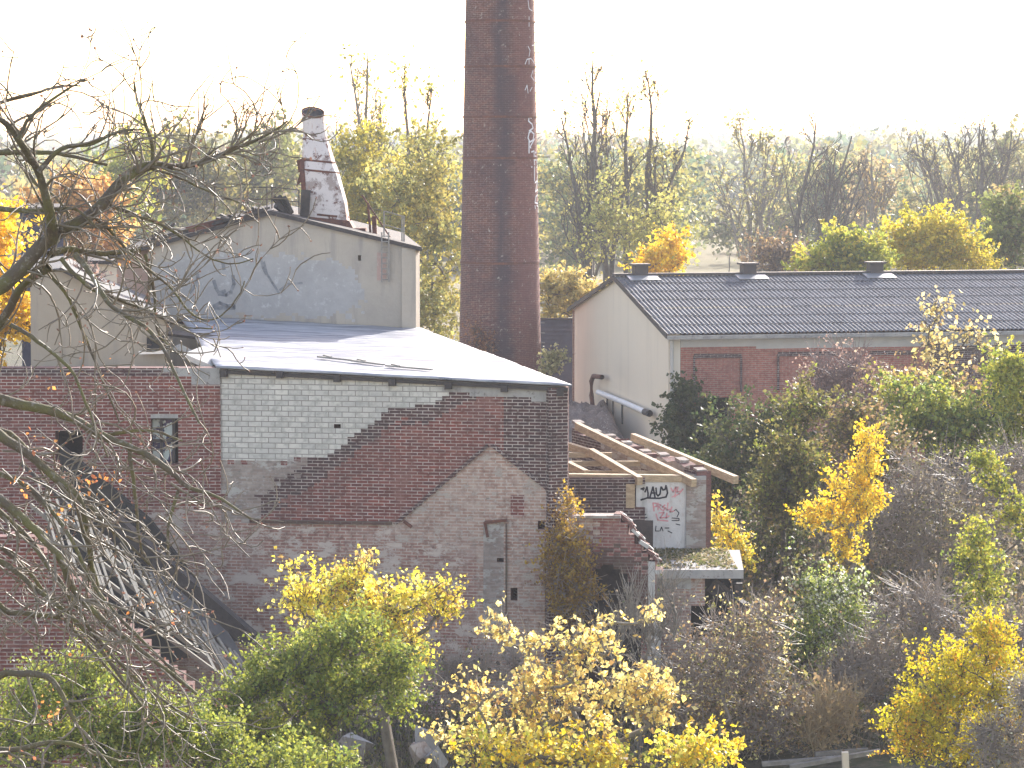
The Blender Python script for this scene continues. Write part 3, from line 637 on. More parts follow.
# corrugated shed between chimney and hall
sh = empty('corrugated_shed', 'dark corrugated shed wedged between the chimney and the white gable', 'shed', tuple(P(556, 350, 97)[:2]) + (0,))
b = MB(); p0, p1 = P(538, 318, 97), P(574, 318, 97)
for k in range(26):
    z = p0[2] - k * .145
    if z < .2: break
    b.slab([(p0[0], p0[1] - .09, z - .145), (p1[0], p1[1] - .09, z - .145), (p1[0], p1[1], z), (p0[0], p0[1], z)], (0, .03, 0))
b.build('wall', plain_mat('dark_sheet', (0.075, 0.08, 0.10), (0.05, 0.05, 0.06), 3, rough=.5), sh)
b = MB(); b.slab([p0 + [0, -.1, .0], p1 + [0, -.1, .0], p1 + [0, 4, -.6], p0 + [0, 4, -.6]], (0, 0, -.05)); b.build('roof', M['char'], sh)
# ================================================================== long hall
rd = np.array([0.98, 0.2, 0]); rd /= np.linalg.norm(rd); gd = np.array([-rd[1], rd[0], 0])
Nn = P(668.6, 333.7, 80.0); ez = Nn[2]; WID = 12.45; LEN = 34.0
rz = P(617, 277.5, 86.1)[2]
hall = empty('long_hall', 'long hall with a beige gable end, red brick side and dark corrugated roof', 'building', (Nn[0], Nn[1], 0))
def hz(p, z): return np.array([p[0], p[1], z])
far = Nn + gd * WID; mid = Nn + gd * WID / 2
b = MB(); b.slab([hz(far, 0), hz(Nn, 0), hz(Nn, ez), hz(mid, rz - .04), hz(far, ez)], rd * .35); b.build('gable_wall', M['render'], hall)
nF = -gd
def hp(px, py, o_=0.0): return hit(px, py, Nn, nF) + nF * o_
def hmat(px, py):
    if 700 <= px <= 732 and 398 <= py <= 470: return None
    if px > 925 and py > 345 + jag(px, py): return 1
    if py < 347.5: return 2
    return 0
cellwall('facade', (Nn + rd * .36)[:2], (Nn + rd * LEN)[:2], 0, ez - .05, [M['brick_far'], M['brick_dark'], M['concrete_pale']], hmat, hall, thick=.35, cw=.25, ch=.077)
b = MB(); b.slab([hz(far, 0), hz(far + rd * LEN, 0), hz(far + rd * LEN, ez - .05), hz(far, ez - .05)], -gd * .3); e_ = Nn + rd * LEN
b.slab([hz(e_, 0), hz(e_ + gd * WID, 0), hz(e_ + gd * WID, ez - .06), hz(e_ + gd * WID / 2, rz - .1), hz(e_, ez - .06)], -rd * .3); b.build('rear_wall', M['brick_far'], hall)
b = MB(); b.slab([hz(Nn + rd * .5 + gd * .8, 0), hz(Nn + rd * LEN + gd * .8, 0), hz(Nn + rd * LEN + gd * .8, ez - .4), hz(Nn + rd * .5 + gd * .8, ez - .4)], gd * .1); b.build('shade_backing', M['dark'], hall)  # backing sheet coloured near black for the shade inside the hall
for x0, x1, y0, y1 in ((694, 741, 356, 392), (778, 850, 354, 390), (870, 915, 353, 388)):
    b = MB(); b.beam(hp(x0, y0, .02), hp(x1, y0 - .5, .02), .06, .12); b.beam(hp(x0, y0, .02), hp(x0, y1, .02), .06, .06); b.beam(hp(x1, y0, .02), hp(x1, y1, .02), .06, .06); b.build('blind_window_surround', M['brick_dark'], hall)
# corrugated roof, real waves
def corr(name, e0, e1, r0, r1, mat, parent, wl=.135, amp=.022, rows=7, seg=6):
    L = np.linalg.norm(e1 - e0); n = int(L / wl) * seg; u = np.linspace(0, 1, n + 1); V = []
    ph = 2 * np.pi * np.arange(n + 1) / seg; Q = []
    for k in range(rows):
        for e_, v in ((0, k / rows - (.004 if k else 0)), (1, (k + 1) / rows)):
            p = (e0[None] * (1 - u)[:, None] + e1[None] * u[:, None]) * (1 - v) + (r0[None] * (1 - u)[:, None] + r1[None] * u[:, None]) * v
            p = p.copy(); p[:, 2] += amp * np.cos(ph) + (0.02 if e_ == 0 else 0.0); V.append(p)
        base = 2 * k * (n + 1); i = base + np.arange(n); Q.append(np.stack([i, i + 1, i + n + 2, i + n + 1], -1))
    return mesh_quads(name, np.concatenate(V), np.concatenate(Q), mat, parent, smooth=False)
def croof():
    m, t, b = newmat('fibre_cement_roof'); pos = coords(t, 'Position')
    c = mix(t, noise(t, 1.0, 8, 0.7, pos, 0.4, 0.65), (0.19, 0.185, 0.19), (0.12, 0.12, 0.125)); c = mix(t, noise(t, 7, 8, 0.8, pos, 0.5, 0.58), c, (0.055, 0.055, 0.06)); c = mix(t, noise(t, 4, 8, 0.8, pos, 0.62, 0.66), c, (0.36, 0.36, 0.36))
    t.links.new(c, b.inputs[0]); b.inputs['Roughness'].default_value = .75; b.inputs['Specular IOR Level'].default_value = .3; return m
M['croof'] = croof()
og = -rd * .12; oe = -gd * .25; dsl = (rz - ez) / (WID / 2)
e0 = hz(Nn + og + oe, ez - .25 * dsl + .05); e1 = hz(Nn + rd * LEN + oe, e0[2]); r0 = hz(mid + og, rz + .05); r1 = hz(mid + rd * LEN, rz + .05)
corr('roof', e0, e1, r0, r1, M['croof'], hall)
f0 = hz(far + og - oe, e0[2]); f1 = hz(far + rd * LEN - oe, e0[2]); corr('rear_roof', f1, f0, r1, r0, M['croof'], hall)
b = MB(); b.beam(r0 + [0, 0, .04], r1 + [0, 0, .04], .32, .07); b.build('ridge_cap', M['iron'], hall)
b = MB(); b.beam(e0 + [0, 0, -.06], r0 + [0, 0, -.06], .05, .12); b.beam(f0 + [0, 0, -.06], r0 + [0, 0, -.06], .05, .12); b.build('verge_board', M['iron'], hall)
b = MB(); b.beam(e0 + oe * .3 + [0, 0, -.09], e1 + oe * .3 + [0, 0, -.09], .13, .10); b.build('gutter', M['concrete'], hall)
lt, _ = tubes([(np.array([hp(671, 345, .1), hp(671, 380, .1), hp(670.5, 440, .1)]), np.array([.05] * 3))], 8); V_, Q_ = tubes([(np.array([hp(671, 340, .1), hp(671, 380, .1), hp(671, 500, .1)]), np.array([.05] * 3))], 8); mesh_quads('downpipe', V_, Q_, M['concrete_pale'], hall)
for px, lab in ((640, 0), (748, 0), (875, 0)):
    t_ = 0
    for it in range(40):
        c = mid + rd * t_; x = PX((c[0], c[1], rz))[0]; t_ += (px - x) / 33
    c = hz(c, rz + .2); b = MB(); b.box(c + [0, 0, .0], (.42, .42, .32), (rd, gd, (0, 0, 1))); rv = b.build('roof_vent', M['iron'], hall)
    b = MB(); b.box(c + [0, 0, .19], (.56, .56, .06), (rd, gd, (0, 0, 1))); b.build('vent_cap', M['iron'], rv)
    b = MB(); q = c - gd * .45; q[2] = rz + .045; b.box(q + [0, 0, -.04], (.95, .55, .02), (rd, gd * math.cos(.21) + np.array([0, 0, math.sin(.21)]), np.cross(rd, gd * math.cos(.21) + np.array([0, 0, math.sin(.21)])))); b.build('flashing', M['steel'], rv)
# pipes on the beige gable
nG = -rd
def gq(px, py, o_=0.0): return hit(px, py, Nn, nG) + nG * o_
V_, Q_ = tubes([(np.array([gq(610, 377, .25), gq(602, 376, .28), gq(600, 381, .28), gq(600, 395, .28), gq(602, 412, .28), gq(606, 432, .28)]), np.array([.075] * 6))], 8); mesh_quads('brown_pipe', V_, Q_, M['rust'], hall)
V_, Q_ = tubes([(np.array([gq(605, 392, .22), gq(630, 402, .22), gq(653, 412, .22)]), np.array([.085] * 3))], 10); mesh_quads('white_pipe', V_, Q_, plain_mat('white_pipe_paint', (0.8, 0.8, 0.82), (0.7, 0.7, 0.73), rough=.35), hall)
V_, Q_ = tubes([(np.array([gq(652, 411.6, .22), gq(655, 412.7, .22), gq(657, 413.4, .22)]), np.array([.1] * 3))], 10); mesh_quads('pipe_collar', V_, Q_, M['iron'], hall)
b = MB()
for px, y0, y1 in ((608, 398, 417), (614, 401, 419), (623, 404, 424)): b.beam(gq(px, y0, .03), gq(px, y1, .03), .05, .05)
b.build('bracket', M['iron'], hall)
# ================================================================== roofless annex with new rafters
an = empty('roofless_annex', 'roofless brick annex with bare new rafters and a sprayed white wall', 'building', tuple(P(640, 480, 52.8)[:2]) + (0,))
RF = [((568, 446), (590, 453), 56.2, 55.5), ((568, 465), (586, 474), 54.0, 53.4), ((591, 452), (640, 481), 55.2, 52.6), ((577, 426), (694, 483), 57.0, 52.5), ((633, 437), (736, 480), 57.2, 53.2), ((645, 447), (690, 467), 56.6, 54.3)]
for i, (a_, c_, y0, y1) in enumerate(RF):
    b = MB(); w_ = .11 if i < 5 else .08; b.beam(P(*a_, y0), P(*c_, y1), w_, .15 if i < 5 else .06); b.build('rafter', M['wood_new'], an)
for i, (a_, c_, y) in enumerate((((569, 450), (612, 450), 55.6), ((569, 458.5), (640, 458.5), 54.9), ((570, 468), (706, 468.5), 54.0), ((569, 479), (640, 480), 53.0), ((655, 448), (668, 448), 56.5), ((690, 467), (708, 468), 54.3))):
    b = MB(); b.beam(P(*a_, y) - [0, 0, .1], P(*c_, y) - [0, 0, .1], .09, .10); b.build('purlin', M['wood_new'], an)
b = MB(); b.beam(P(569, 477, 52.9), P(694, 478.5, 52.9), .16, .13); b.build('wall_plate', M['wood_new'], an)
YG = 52.85
def zz(py, Y=YG): return P(512, py, Y)[2]
def xx(px, Y=YG): return P(px, 500, Y)[0]
b = MB(); b.slab([(xx(636), YG, -.1), (xx(686), YG, -.1), (xx(686), YG, zz(482)), (xx(636), YG, zz(482))], (0, .3, 0)); b.build('sprayed_wall', M['graffiti_wall'], an)
def aw(px, py, o_=0.0): return P(px, py, YG - o_)
strokes('black_paint_stroke', [[(641, 489), (644, 488), (643, 490)], [(645, 492), (647, 487), (648, 493), (648, 497)], [(650, 497), (653, 487), (655, 497)], [(651, 493), (655, 493)], [(656, 488), (656.5, 494), (658, 496), (660, 494), (661, 487)],
                          [(661.5, 487), (663, 490), (665, 489.5), (666, 485.5)], [(666.5, 487), (667.5, 493), (666, 497), (659, 498.3), (647, 498), (641, 500), (643, 499)]], .032, aw, M['black_paint'], an)
strokes('red_paint_stroke', [[(653, 503), (654, 511)], [(653, 503), (657, 503.5), (657, 506), (654, 507)], [(658, 503), (658, 510)], [(658, 504), (661, 505), (659, 507), (662, 510)], [(665, 505), (662.5, 507), (665.5, 508), (663, 511)], [(668, 503), (667, 510), (671, 509)], [(672, 507), (670, 512), (674, 511)],
                        [(659, 513), (664, 512.5), (660, 518), (665, 517.5)], [(667, 513), (666, 518), (669, 516)], [(671, 488), (673, 492), (676, 487), (675, 497)], [(678, 487), (677, 492), (681, 491)], [(672, 497), (679, 494), (683, 489)], [(656, 514), (658, 520), (668, 521)]], .026, aw, M['red_paint'], an)
strokes('thin_black_stroke', [[(641, 513), (643, 517), (646, 514)], [(640, 518), (647, 517.5), (643, 519)], [(644, 510), (644, 514)], [(672, 512), (676, 509.5), (679, 513), (677, 517)], [(672, 518), (679, 518.5), (679, 520.5), (672, 520.5)], [(656, 526), (655.5, 531), (659, 531)], [(660, 531), (661.5, 527), (663, 531)], [(665, 528), (669, 528)], [(668, 531), (672, 533)], [(644, 523), (648, 525)], [(644, 532), (652, 533)], [(676, 524), (680, 525)]], .018, aw, M['black_paint'], an)
pm = [M['concrete'], M['brick_white_worn'], M['brick_dark']]
cellwall('pier', (xx(686) + .002, YG - .06), (xx(706), YG - .02), -.1, zz(476), pm, lambda px, py: 1 if py > 480 else 0, an, thick=.5, edge=M['concrete'])
wf = P(572, 428, 58.5); wn = P(697, 471, YG + .02)
dd = (wn - wf)[:2]; Lw = np.linalg.norm(dd)
def rag(u): return wf[2] + (wn[2] - wf[2]) * u / Lw + .05 * math.sin(u * 9) + .04 * math.sin(u * 23)
cellwall('party_wall', wf[:2], wn[:2], 0, rag, [M['brick_white_worn'], M['brick_dark']], lambda px, py: 0 if (py < 470 and px > 600) else 1, an, thick=.3)
for k in range(22):
    if k % 3 != 0: continue
    b = MB()
    u = (k + .5 + rng.uniform(-.3, .3)) / 22 * Lw; q = wf[:2] + dd / Lw * u + np.array([.1, .1]); b.box((q[0], q[1], rag(u) + .05), (rng.uniform(.14, .25), .2, rng.uniform(.03, .07)), (( *(dd / Lw), -.15), (-dd[1] / Lw, dd[0] / Lw, 0), (0, 0, 1))); b.build('loose_coping_brick', M['brick_white_worn'], an, bevel=.01)
def dmat(px, py):
    if 624 <= px <= 644 and 484 <= py <= 510: return None
    return 0
cellwall('front_wall', (xx(560, 52.7), 52.7), (xx(645, 52.7), 52.7), 0, zz(478, 52.7), [M['brick_dark']], dmat, an, thick=.3)
b = MB(); b.box(P(629.5, 497, 52.75), (.2, .08, .5)); b.build('window_board', M['wood_new'], an)
b = MB(); b.box(P(640, 497, 53.0), (.24, .08, .6)); b.build('window_shade_box', M['dark'], an)  # near-black box stands for the shade in the window gap
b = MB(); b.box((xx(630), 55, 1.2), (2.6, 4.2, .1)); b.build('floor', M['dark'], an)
# flat slab roof + brick below
lo = empty('slab_roofed_outhouse', 'low brick outhouse under a mossy concrete slab, below the sprayed wall', 'building', tuple(P(700, 600, 50.5)[:2]) + (0,))
zs = 2.74
b = MB(); 
pts = [(xx(656, 50.2), 50.2, zs), (xx(744, 50.2), 50.2, zs), (xx(740, 52.7), 52.7, zs), (xx(640, 52.7), 52.7, zs)]
b.slab(pts, (0, 0, -.16)); b.build('slab', M['concrete'], lo, bevel=.02)
def omat(px, py):
    if px > 700 - (py - 600) * .4 and py < 640 and px > 690: return None
    return 1 if py < 590 and px < 690 else 0
cellwall('wall', (xx(664, 50.35), 50.35), (xx(738, 50.35), 50.35), -.1, zs - .16, [M['brick_worn'], M['concrete']], omat, lo, thick=.3)
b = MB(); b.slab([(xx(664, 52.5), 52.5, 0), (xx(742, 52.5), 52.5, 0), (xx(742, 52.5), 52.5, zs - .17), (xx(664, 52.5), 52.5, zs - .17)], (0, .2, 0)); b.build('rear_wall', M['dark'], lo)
b = MB(); b.beam(P(712, 585, 50.6), P(742, 608, 50.4), .25, .22); b.beam(P(738, 583, 50.6), P(738, 700, 50.6), .16, .16); b.build('broken_beam', M['char'], lo)
# ================================================================== left gable ruin with collapsed roof
lg = empty('ruined_shed', 'red brick gable end in the lower left behind fallen branches', 'building', tuple(P(60, 600, 40)[:2]) + (0,))
YL = 40.0
def lmat(px, py):
    lim = 536 if px < 30 else 536 + (px - 30) * 0.93
    if py + jag(px, py) < lim: return None
    return 0
cellwall('gable_wall', P(-120, 600, YL)[:2], P(218, 600, YL)[:2], 0, P(0, 534, YL)[2], [M['brick']], lmat, lg, thick=.3, cw=.125)
ls = empty('collapsed_roof', 'collapsed timber roof frame sloping down at the lower left, bare laths', 'roof frame', tuple(P(170, 640, 42)))
def lat(u, v):    # u along the slope, v towards the camera
    a_ = P(20, 455, 46.5); b_ = P(262, 676, 44.5); c_ = P(40, 540, 42.5); d_ = P(305, 735, 41.6)
    return (a_ * (1 - u) + b_ * u) * (1 - v) + (c_ * (1 - u) + d_ * u) * v
for k in range(25):
    u = .06 + k / 25 * .94 + rng.uniform(-.006, .006); b = MB(); v0 = rng.uniform(-.05, .12) if u > .25 else .2; v1 = rng.uniform(.85, 1.05)
    if .5 < u < .66: v1 *= .8
    q = rng.normal(size=3) * .03; b.beam(lat(u, v0), lat(u + rng.uniform(-.01, .02), v1) + q, .038, .03); b.build('lath', M['lath'], ls)
for v in (.04, .3, .55, .8, .98):
    b = MB(); b.beam(lat(0, v) - [0, 0, .08], lat(1, v) - [0, 0, .05], .05, .06); b.build('rafter', M['char'] if v < .1 else M['lath'], ls)
b = MB(); b.slab([P(150, 560, 48.2), P(200, 590, 48), P(245, 660, 48), P(205, 650, 47.4), P(152, 612, 47.4)], (0, .2, -.04)); tag(b.build('felt_sheet', M['felt'], None), 'grey roofing felt sheet hanging beside the collapsed laths', 'roofing felt')
b = MB(); b.beam(P(112, 520, 47), P(252, 640, 46.6), .24, .26); tag(b.build('fallen_beam', M['char'], None), 'thick dark beam fallen diagonally against the brick wall at left', 'beam')
b = MB(); b.slab([P(60, 445, 49.5), P(150, 520, 49.5), P(240, 640, 49.5), P(60, 700, 49.5)], (0, .2, 0)); b.build('lath_shade_sheet', M['dark'], lg)  # near-black sheet standing in for the shaded void behind the laths
# dark box-like building far left, white wall
o = empty('dark_shed', 'dark blue-grey sheet clad shed at the left behind the yellow tree', 'shed', tuple(P(42, 270, 68)[:2]) + (0,))
b = MB(); q0, q1 = P(20, 212, 68), P(63, 214, 68); b.prism([(q0[0], 68), (q1[0], 68), (q1[0] - .7, 72), (q0[0] - .7, 72)], 0, q0[2]); b.build('wall', plain_mat('slate_cladding', (0.07, 0.075, 0.11), (0.05, 0.05, 0.075), 4), o)
b = MB(); b.prism([(q0[0] - .1, 67.8), (q1[0] + .1, 67.8), (q1[0] - .6, 72.1), (q0[0] - .8, 72.1)], q0[2] + .002, q0[2] + .12); b.build('roof', M['char'], o)
o = empty('white_hut', 'small white rendered hut in the gap left of the grey gable', 'hut', tuple(P(106, 300, 75)[:2]) + (0,))
b = MB(); q0, q1 = P(90, 264, 75), P(118, 264, 75); b.prism([(q0[0], 75), (q1[0], 75), (q1[0] - .7, 79), (q0[0] - .7, 79)], 0, q0[2]); b.build('wall', M['render'], o); b = MB(); b.prism([(q0[0] - .1, 74.8), (q1[0] + .1, 74.8), (q1[0] - .6, 79.2), (q0[0] - .8, 79.2)], q0[2] + .002, q0[2] + .1); b.build('roof', M['char'], o)
# ================================================================== VEGETATION
YEL = [((0.72, 0.61, 0.10), 4), ((0.78, 0.70, 0.22), 3), ((0.58, 0.46, 0.08), 2), ((0.42, 0.44, 0.08), 2), ((0.36, 0.24, 0.09), 1)]
PALEY = [((0.78, 0.68, 0.30), 4), ((0.76, 0.60, 0.20), 3), ((0.56, 0.42, 0.15), 2), ((0.45, 0.44, 0.12), 1), ((0.36, 0.23, 0.10), 1)]
GOLD = [((0.74, 0.52, 0.05), 4), ((0.80, 0.62, 0.10), 3), ((0.56, 0.38, 0.05), 2), ((0.5, 0.48, 0.08), 1)]
GRN = [((0.16, 0.21, 0.055), 3), ((0.25, 0.29, 0.08), 3), ((0.09, 0.125, 0.04), 2), ((0.38, 0.36, 0.10), 1)]
DGRN = [((0.05, 0.075, 0.025), 4), ((0.08, 0.10, 0.035), 3), ((0.13, 0.14, 0.05), 1)]
OLIVE = [((0.13, 0.13, 0.045), 4), ((0.20, 0.18, 0.06), 3), ((0.08, 0.085, 0.035), 3), ((0.3, 0.24, 0.08), 1)]
YGRN = [((0.33, 0.34, 0.06), 4), ((0.22, 0.26, 0.05), 3), ((0.48, 0.42, 0.08), 2), ((0.12, 0.16, 0.04), 1)]
BROWN = [((0.24, 0.17, 0.10), 4), ((0.32, 0.22, 0.11), 2), ((0.16, 0.11, 0.07), 3), ((0.42, 0.30, 0.12), 1)]
GREY = [((0.20, 0.17, 0.13), 4), ((0.10, 0.09, 0.07), 4), ((0.34, 0.29, 0.2), 2), ((0.3, 0.26, 0.10), 1), ((0.13, 0.15, 0.05), 1)]
PINK = [((0.34, 0.24, 0.20), 4), ((0.26, 0.18, 0.15), 3), ((0.42, 0.33, 0.24), 1)]
SILV2 = [((0.42, 0.45, 0.12), 4), ((0.24, 0.3, 0.09), 4), ((0.6, 0.6, 0.48), 2), ((0.12, 0.16, 0.05), 3)]
SILV = [((0.40, 0.42, 0.34), 3), ((0.16, 0.21, 0.07), 4), ((0.28, 0.33, 0.10), 3), ((0.6, 0.6, 0.55), 1)]
RUSTY = [((0.36, 0.23, 0.05), 4), ((0.28, 0.17, 0.06), 3), ((0.45, 0.32, 0.06), 3), ((0.2, 0.13, 0.06), 2)]
def palcols(pal, n):
    c = np.array([p[0] for p in pal]); w_ = np.array([p[1] for p in pal], float); return c[rng.choice(len(pal), n, p=w_ / w_.sum())]
def make_crown(cl, sig, nl, ls, pal, droop, parent, name='crown', topcol=None):
    k = rng.integers(0, len(cl), nl); off = rng.normal(size=(nl, 3)) * sig
    off *= rng.uniform(.3, 1.1, len(cl))[k][:, None] * .8
    sx_ = rng.normal(size=(len(cl), 4, 3)) * [1, 1, .8]; sx_[:, :, 2] += .55 - droop * .6; sx_ /= np.linalg.norm(sx_, axis=2, keepdims=True); which = rng.integers(0, 4, nl); along = rng.uniform(0, 1, nl) ** .8 * 3.0 * sig * rng.uniform(.5, 1.3, (len(cl), 4))[k, which]
    C = cl[k] + off * (1.15 - along / (4.2 * sig))[:, None] * .75 + sx_[k, which] * along[:, None]; C[:, 2] = np.maximum(C[:, 2], 0.05)
    V, Q = leafquads(C, ls, droop)
    cc = palcols(pal, len(cl))[k]; rnd = rng.random(nl) < .35; cc[rnd] = palcols(pal, int(rnd.sum()))
    cc = cc * rng.uniform(.75, 1.25, (nl, 1)); col = np.concatenate([cc, np.ones((nl, 1))], 1)
    if topcol is not None:
        t_ = np.clip((C[:, 2] - C[:, 2].min()) / (np.ptp(C[:, 2]) + 1e-6) * 1.5 - .5 + rng.normal(size=nl) * .2, 0, 1)[:, None]; col[:, :3] = col[:, :3] * (1 - t_) + palcols(topcol, nl) * rng.uniform(.75, 1.2, (nl, 1)) * t_
    return mesh_quads(name, V, Q, M['leaf'], parent, np.repeat(np.clip(col, 0, 1), 4, 0))
def skeleton(bases, cl, rt, tip=.008, bend=.12, up=.25):
    nodes = [np.array(b_) for b_ in bases]; par = [-1] * len(nodes); base_n = len(nodes); lines = []
    c0 = cl.mean(0)
    for bi in range(base_n):
        b_ = nodes[bi]; tgt = c0 * .45 + b_ * .55 + rng.normal(size=3) * .1; low = cl[:, 2].min(); tgt[2] = b_[2] + max(.35, (min(low, c0[2]) - b_[2]) * .8) if low > b_[2] + .5 else b_[2] + (c0[2] - b_[2]) * .4
        nodes.append(tgt); par.append(bi)
    arr = list(nodes); order = np.argsort(np.linalg.norm(cl - c0 * [1, 1, 0] - [0, 0, nodes[0][2]], axis=1))
    ends = []
    for ci in order:
        c = cl[ci]; A_ = np.array(arr[base_n:]); d = np.linalg.norm(A_ - c, axis=1) + np.where(A_[:, 2] > c[2] - .02, .8 * np.abs(A_[:, 2] - c[2]) + .1, 0)
        j = int(np.argmin(d)) + base_n; s_ = arr[j]; L = np.linalg.norm(c - s_)
        m1 = s_ * .6 + c * .4 + rng.normal(size=3) * L * bend - np.array([0, 0, L * up * .3]); 
        arr.append(m1); par.append(j); arr.append(c.copy()); par.append(len(arr) - 2); ends.append(len(arr) - 1)
    cnt = np.zeros(len(arr)); 
    for e_ in range(len(arr) - 1, -1, -1):
        cnt[e_] = max(cnt[e_], 1)
        if par[e_] >= 0: cnt[par[e_]] += cnt[e_]
    rad = tip * np.sqrt(cnt); rad = np.minimum(rad, rt)
    for i in range(len(arr)):
        if par[i] >= 0:
            a_, c = arr[par[i]], arr[i]; L = np.linalg.norm(c - a_); mm = (a_ + c) / 2 + rng.normal(size=3) * L * .05
            ra = rad[par[i]] if par[i] < base_n or True else 0; lines.append((np.array([a_, mm, c]), np.array([min(ra, rad[i] * 1.5), rad[i] * 1.15, rad[i]])))
    return lines
def twigset(cl, n, L, r=.006, up=.3, seg=4):
    k = rng.integers(0, len(cl), n); s_ = cl[k] + rng.normal(size=(n, 3)) * L * .03; d = rng.normal(size=(n, 3)); d[:, 2] += up; d /= np.linalg.norm(d, axis=1, keepdims=True)
    ll = L * rng.uniform(.5, 1.4, n); out = []
    b1 = rng.normal(size=(n, 3)) * .18
    for i in range(n):
        t_ = np.linspace(0, 1, seg)[:, None]; out.append((s_[i] + d[i] * ll[i] * t_ + b1[i] * ll[i] * t_ ** 2, r * np.linspace(1, .45, seg)))
    return out
def plant(name, label, cat, Y, blobs, pal, ncl=40, nl=3000, ls=.07, sig=.22, base=None, rt=.06, ntw=150, twl=.4, group=None, bark='bark', droop=.3, stems=1, twr=.006, topcol=None, tip=.009, depth=.85, up=.3, z0=0.0):
    W = np.array([b_[2] * b_[3] * (b_[4] if len(b_) > 4 else 1) for b_ in blobs], float); W /= W.sum(); cl = []
    for i in rng.choice(len(blobs), ncl, p=W):
        px, py, rx, ry = blobs[i][:4]; c = P(px, py, Y); v = rng.normal(size=3); v /= np.linalg.norm(v); v *= rng.uniform(0, 1) ** .45
        cl.append(c + v * np.array([rx / F * Y, max(rx, ry) / F * Y * depth * .9, ry / F * Y]))
    cl = np.array(cl); cl[:, 2] = np.maximum(cl[:, 2], z0 + .15)
    if base is None: base = np.average([b_[0] for b_ in blobs], weights=W)
    bx = P(base, 400, Y)[0]; e = empty(name, label, cat, (bx, Y, z0), group)
    bases = [(bx + rng.normal() * .04 * (stems > 1), Y + rng.normal() * .04 * (stems > 1), z0 - .1) for _ in range(stems)]
    ln = skeleton(bases, cl, rt, tip, up=up)
    if ntw: ln += twigset(cl, ntw, twl, twr, up)
    V, Q = tubes(ln, 4); mesh_quads('trunk' if stems == 1 else 'stems', V, Q, M[bark], e)
    if nl: make_crown(cl, sig, nl, ls, pal, droop, e, topcol=topcol)
    return e
def along(q, v):
    m = len(q) - 1; x = v * m; i = min(int(x), m - 1); return q[i] * (1 - x + i) + q[i+1] * (x - i), (q[i+1] - q[i]) / (np.linalg.norm(q[i+1] - q[i]) + 1e-9)
def deflect(d, ang, up):
    e = rng.normal(size=3); e -= d * np.dot(e, d); e /= np.linalg.norm(e); v = d * math.cos(ang) + e * math.sin(ang); v[2] += up; return v / np.linalg.norm(v)
def limb(p, d, L, n=7, wob=.12, up=.06):
    out = [p]; h = L / (n - 1)
    for _ in range(n - 1):
        d = d + rng.normal(size=3) * wob + [0, 0, up]; d = d / np.linalg.norm(d); out.append(out[-1] + d * h)
    return np.array(out)
def baretree(name, label, cat, Y, px, py0, py1, spread=.35, stems=((0, 1.0),), r0=.16, nb=16, group=None, bark='bark', pal=None, nl=0, ls=.1, upw=.8, sub=7, cs=.3, zb=None):
    """leaders with ascending limbs, branches and twigs; stems = (px offset at top, height share) per leader"""
    b0 = P(px, py0, Y); b0[2] = zb if zb is not None else 0; e = empty(name, label, cat, tuple(b0), group); ln = []; tips = []; tw = .027 * Y / 135
    for dx, hs in stems:
        top = P(px + dx, py0 + (py1 - py0) * hs, Y + rng.uniform(-1, 1)); n = 10; t_ = np.linspace(0, 1, n)[:, None]
        wob = np.cumsum(rng.normal(size=(n, 3)) * .010, 0) * np.linalg.norm(top - b0); wob[:, 2] *= .2; wob -= wob[-1] * t_
        q0 = b0 + np.array([0, 0, top[2] - b0[2]]) * t_ + (top - b0) * [1, 1, 0] * t_ ** 1.25 + wob; H = top[2] - b0[2]
        ln.append((q0, np.linspace(r0, tw * 1.3, n) * (hs ** .5)))
        for k in range(nb):
            u = rng.uniform(.3, .98); p, d = along(q0, u); L = H * spread * 1.5 * (1.12 - u) * rng.uniform(.6, 1.15); ang = rng.uniform(.35, .6) + (1 - upw) * 1.3
            q1 = limb(p, deflect(d, ang, .1), L, 8, .12, .05 + .12 * upw); ra = max(tw, r0 * (1 - u) * .42); ln.append((q1, np.linspace(ra, tw * .8, 8)))
            for k2 in range(sub):
                v = rng.uniform(.25, 1); p2, d2 = along(q1, v); l2 = L * rng.uniform(.2, .5); q2 = limb(p2, deflect(d2, rng.uniform(.4, .8), .15), l2, 6, .16, .05); ln.append((q2, np.linspace(max(tw * .8, ra * .35), tw * .6, 6)))
                for k3 in range(2):
                    p3, d3 = along(q2, rng.uniform(.3, 1)); q3 = limb(p3, deflect(d3, rng.uniform(.4, .8), .1), l2 * rng.uniform(.3, .6), 4, .2, .03); ln.append((q3, np.linspace(tw * .6, tw * .4, 4))); tips.append(q3[-1])
    V, Q = tubes(ln, 5); mesh_quads('trunk', V, Q, M[bark], e)
    if nl and pal: make_crown(np.array(tips), .3, nl, ls, pal, .3, e)
    return e
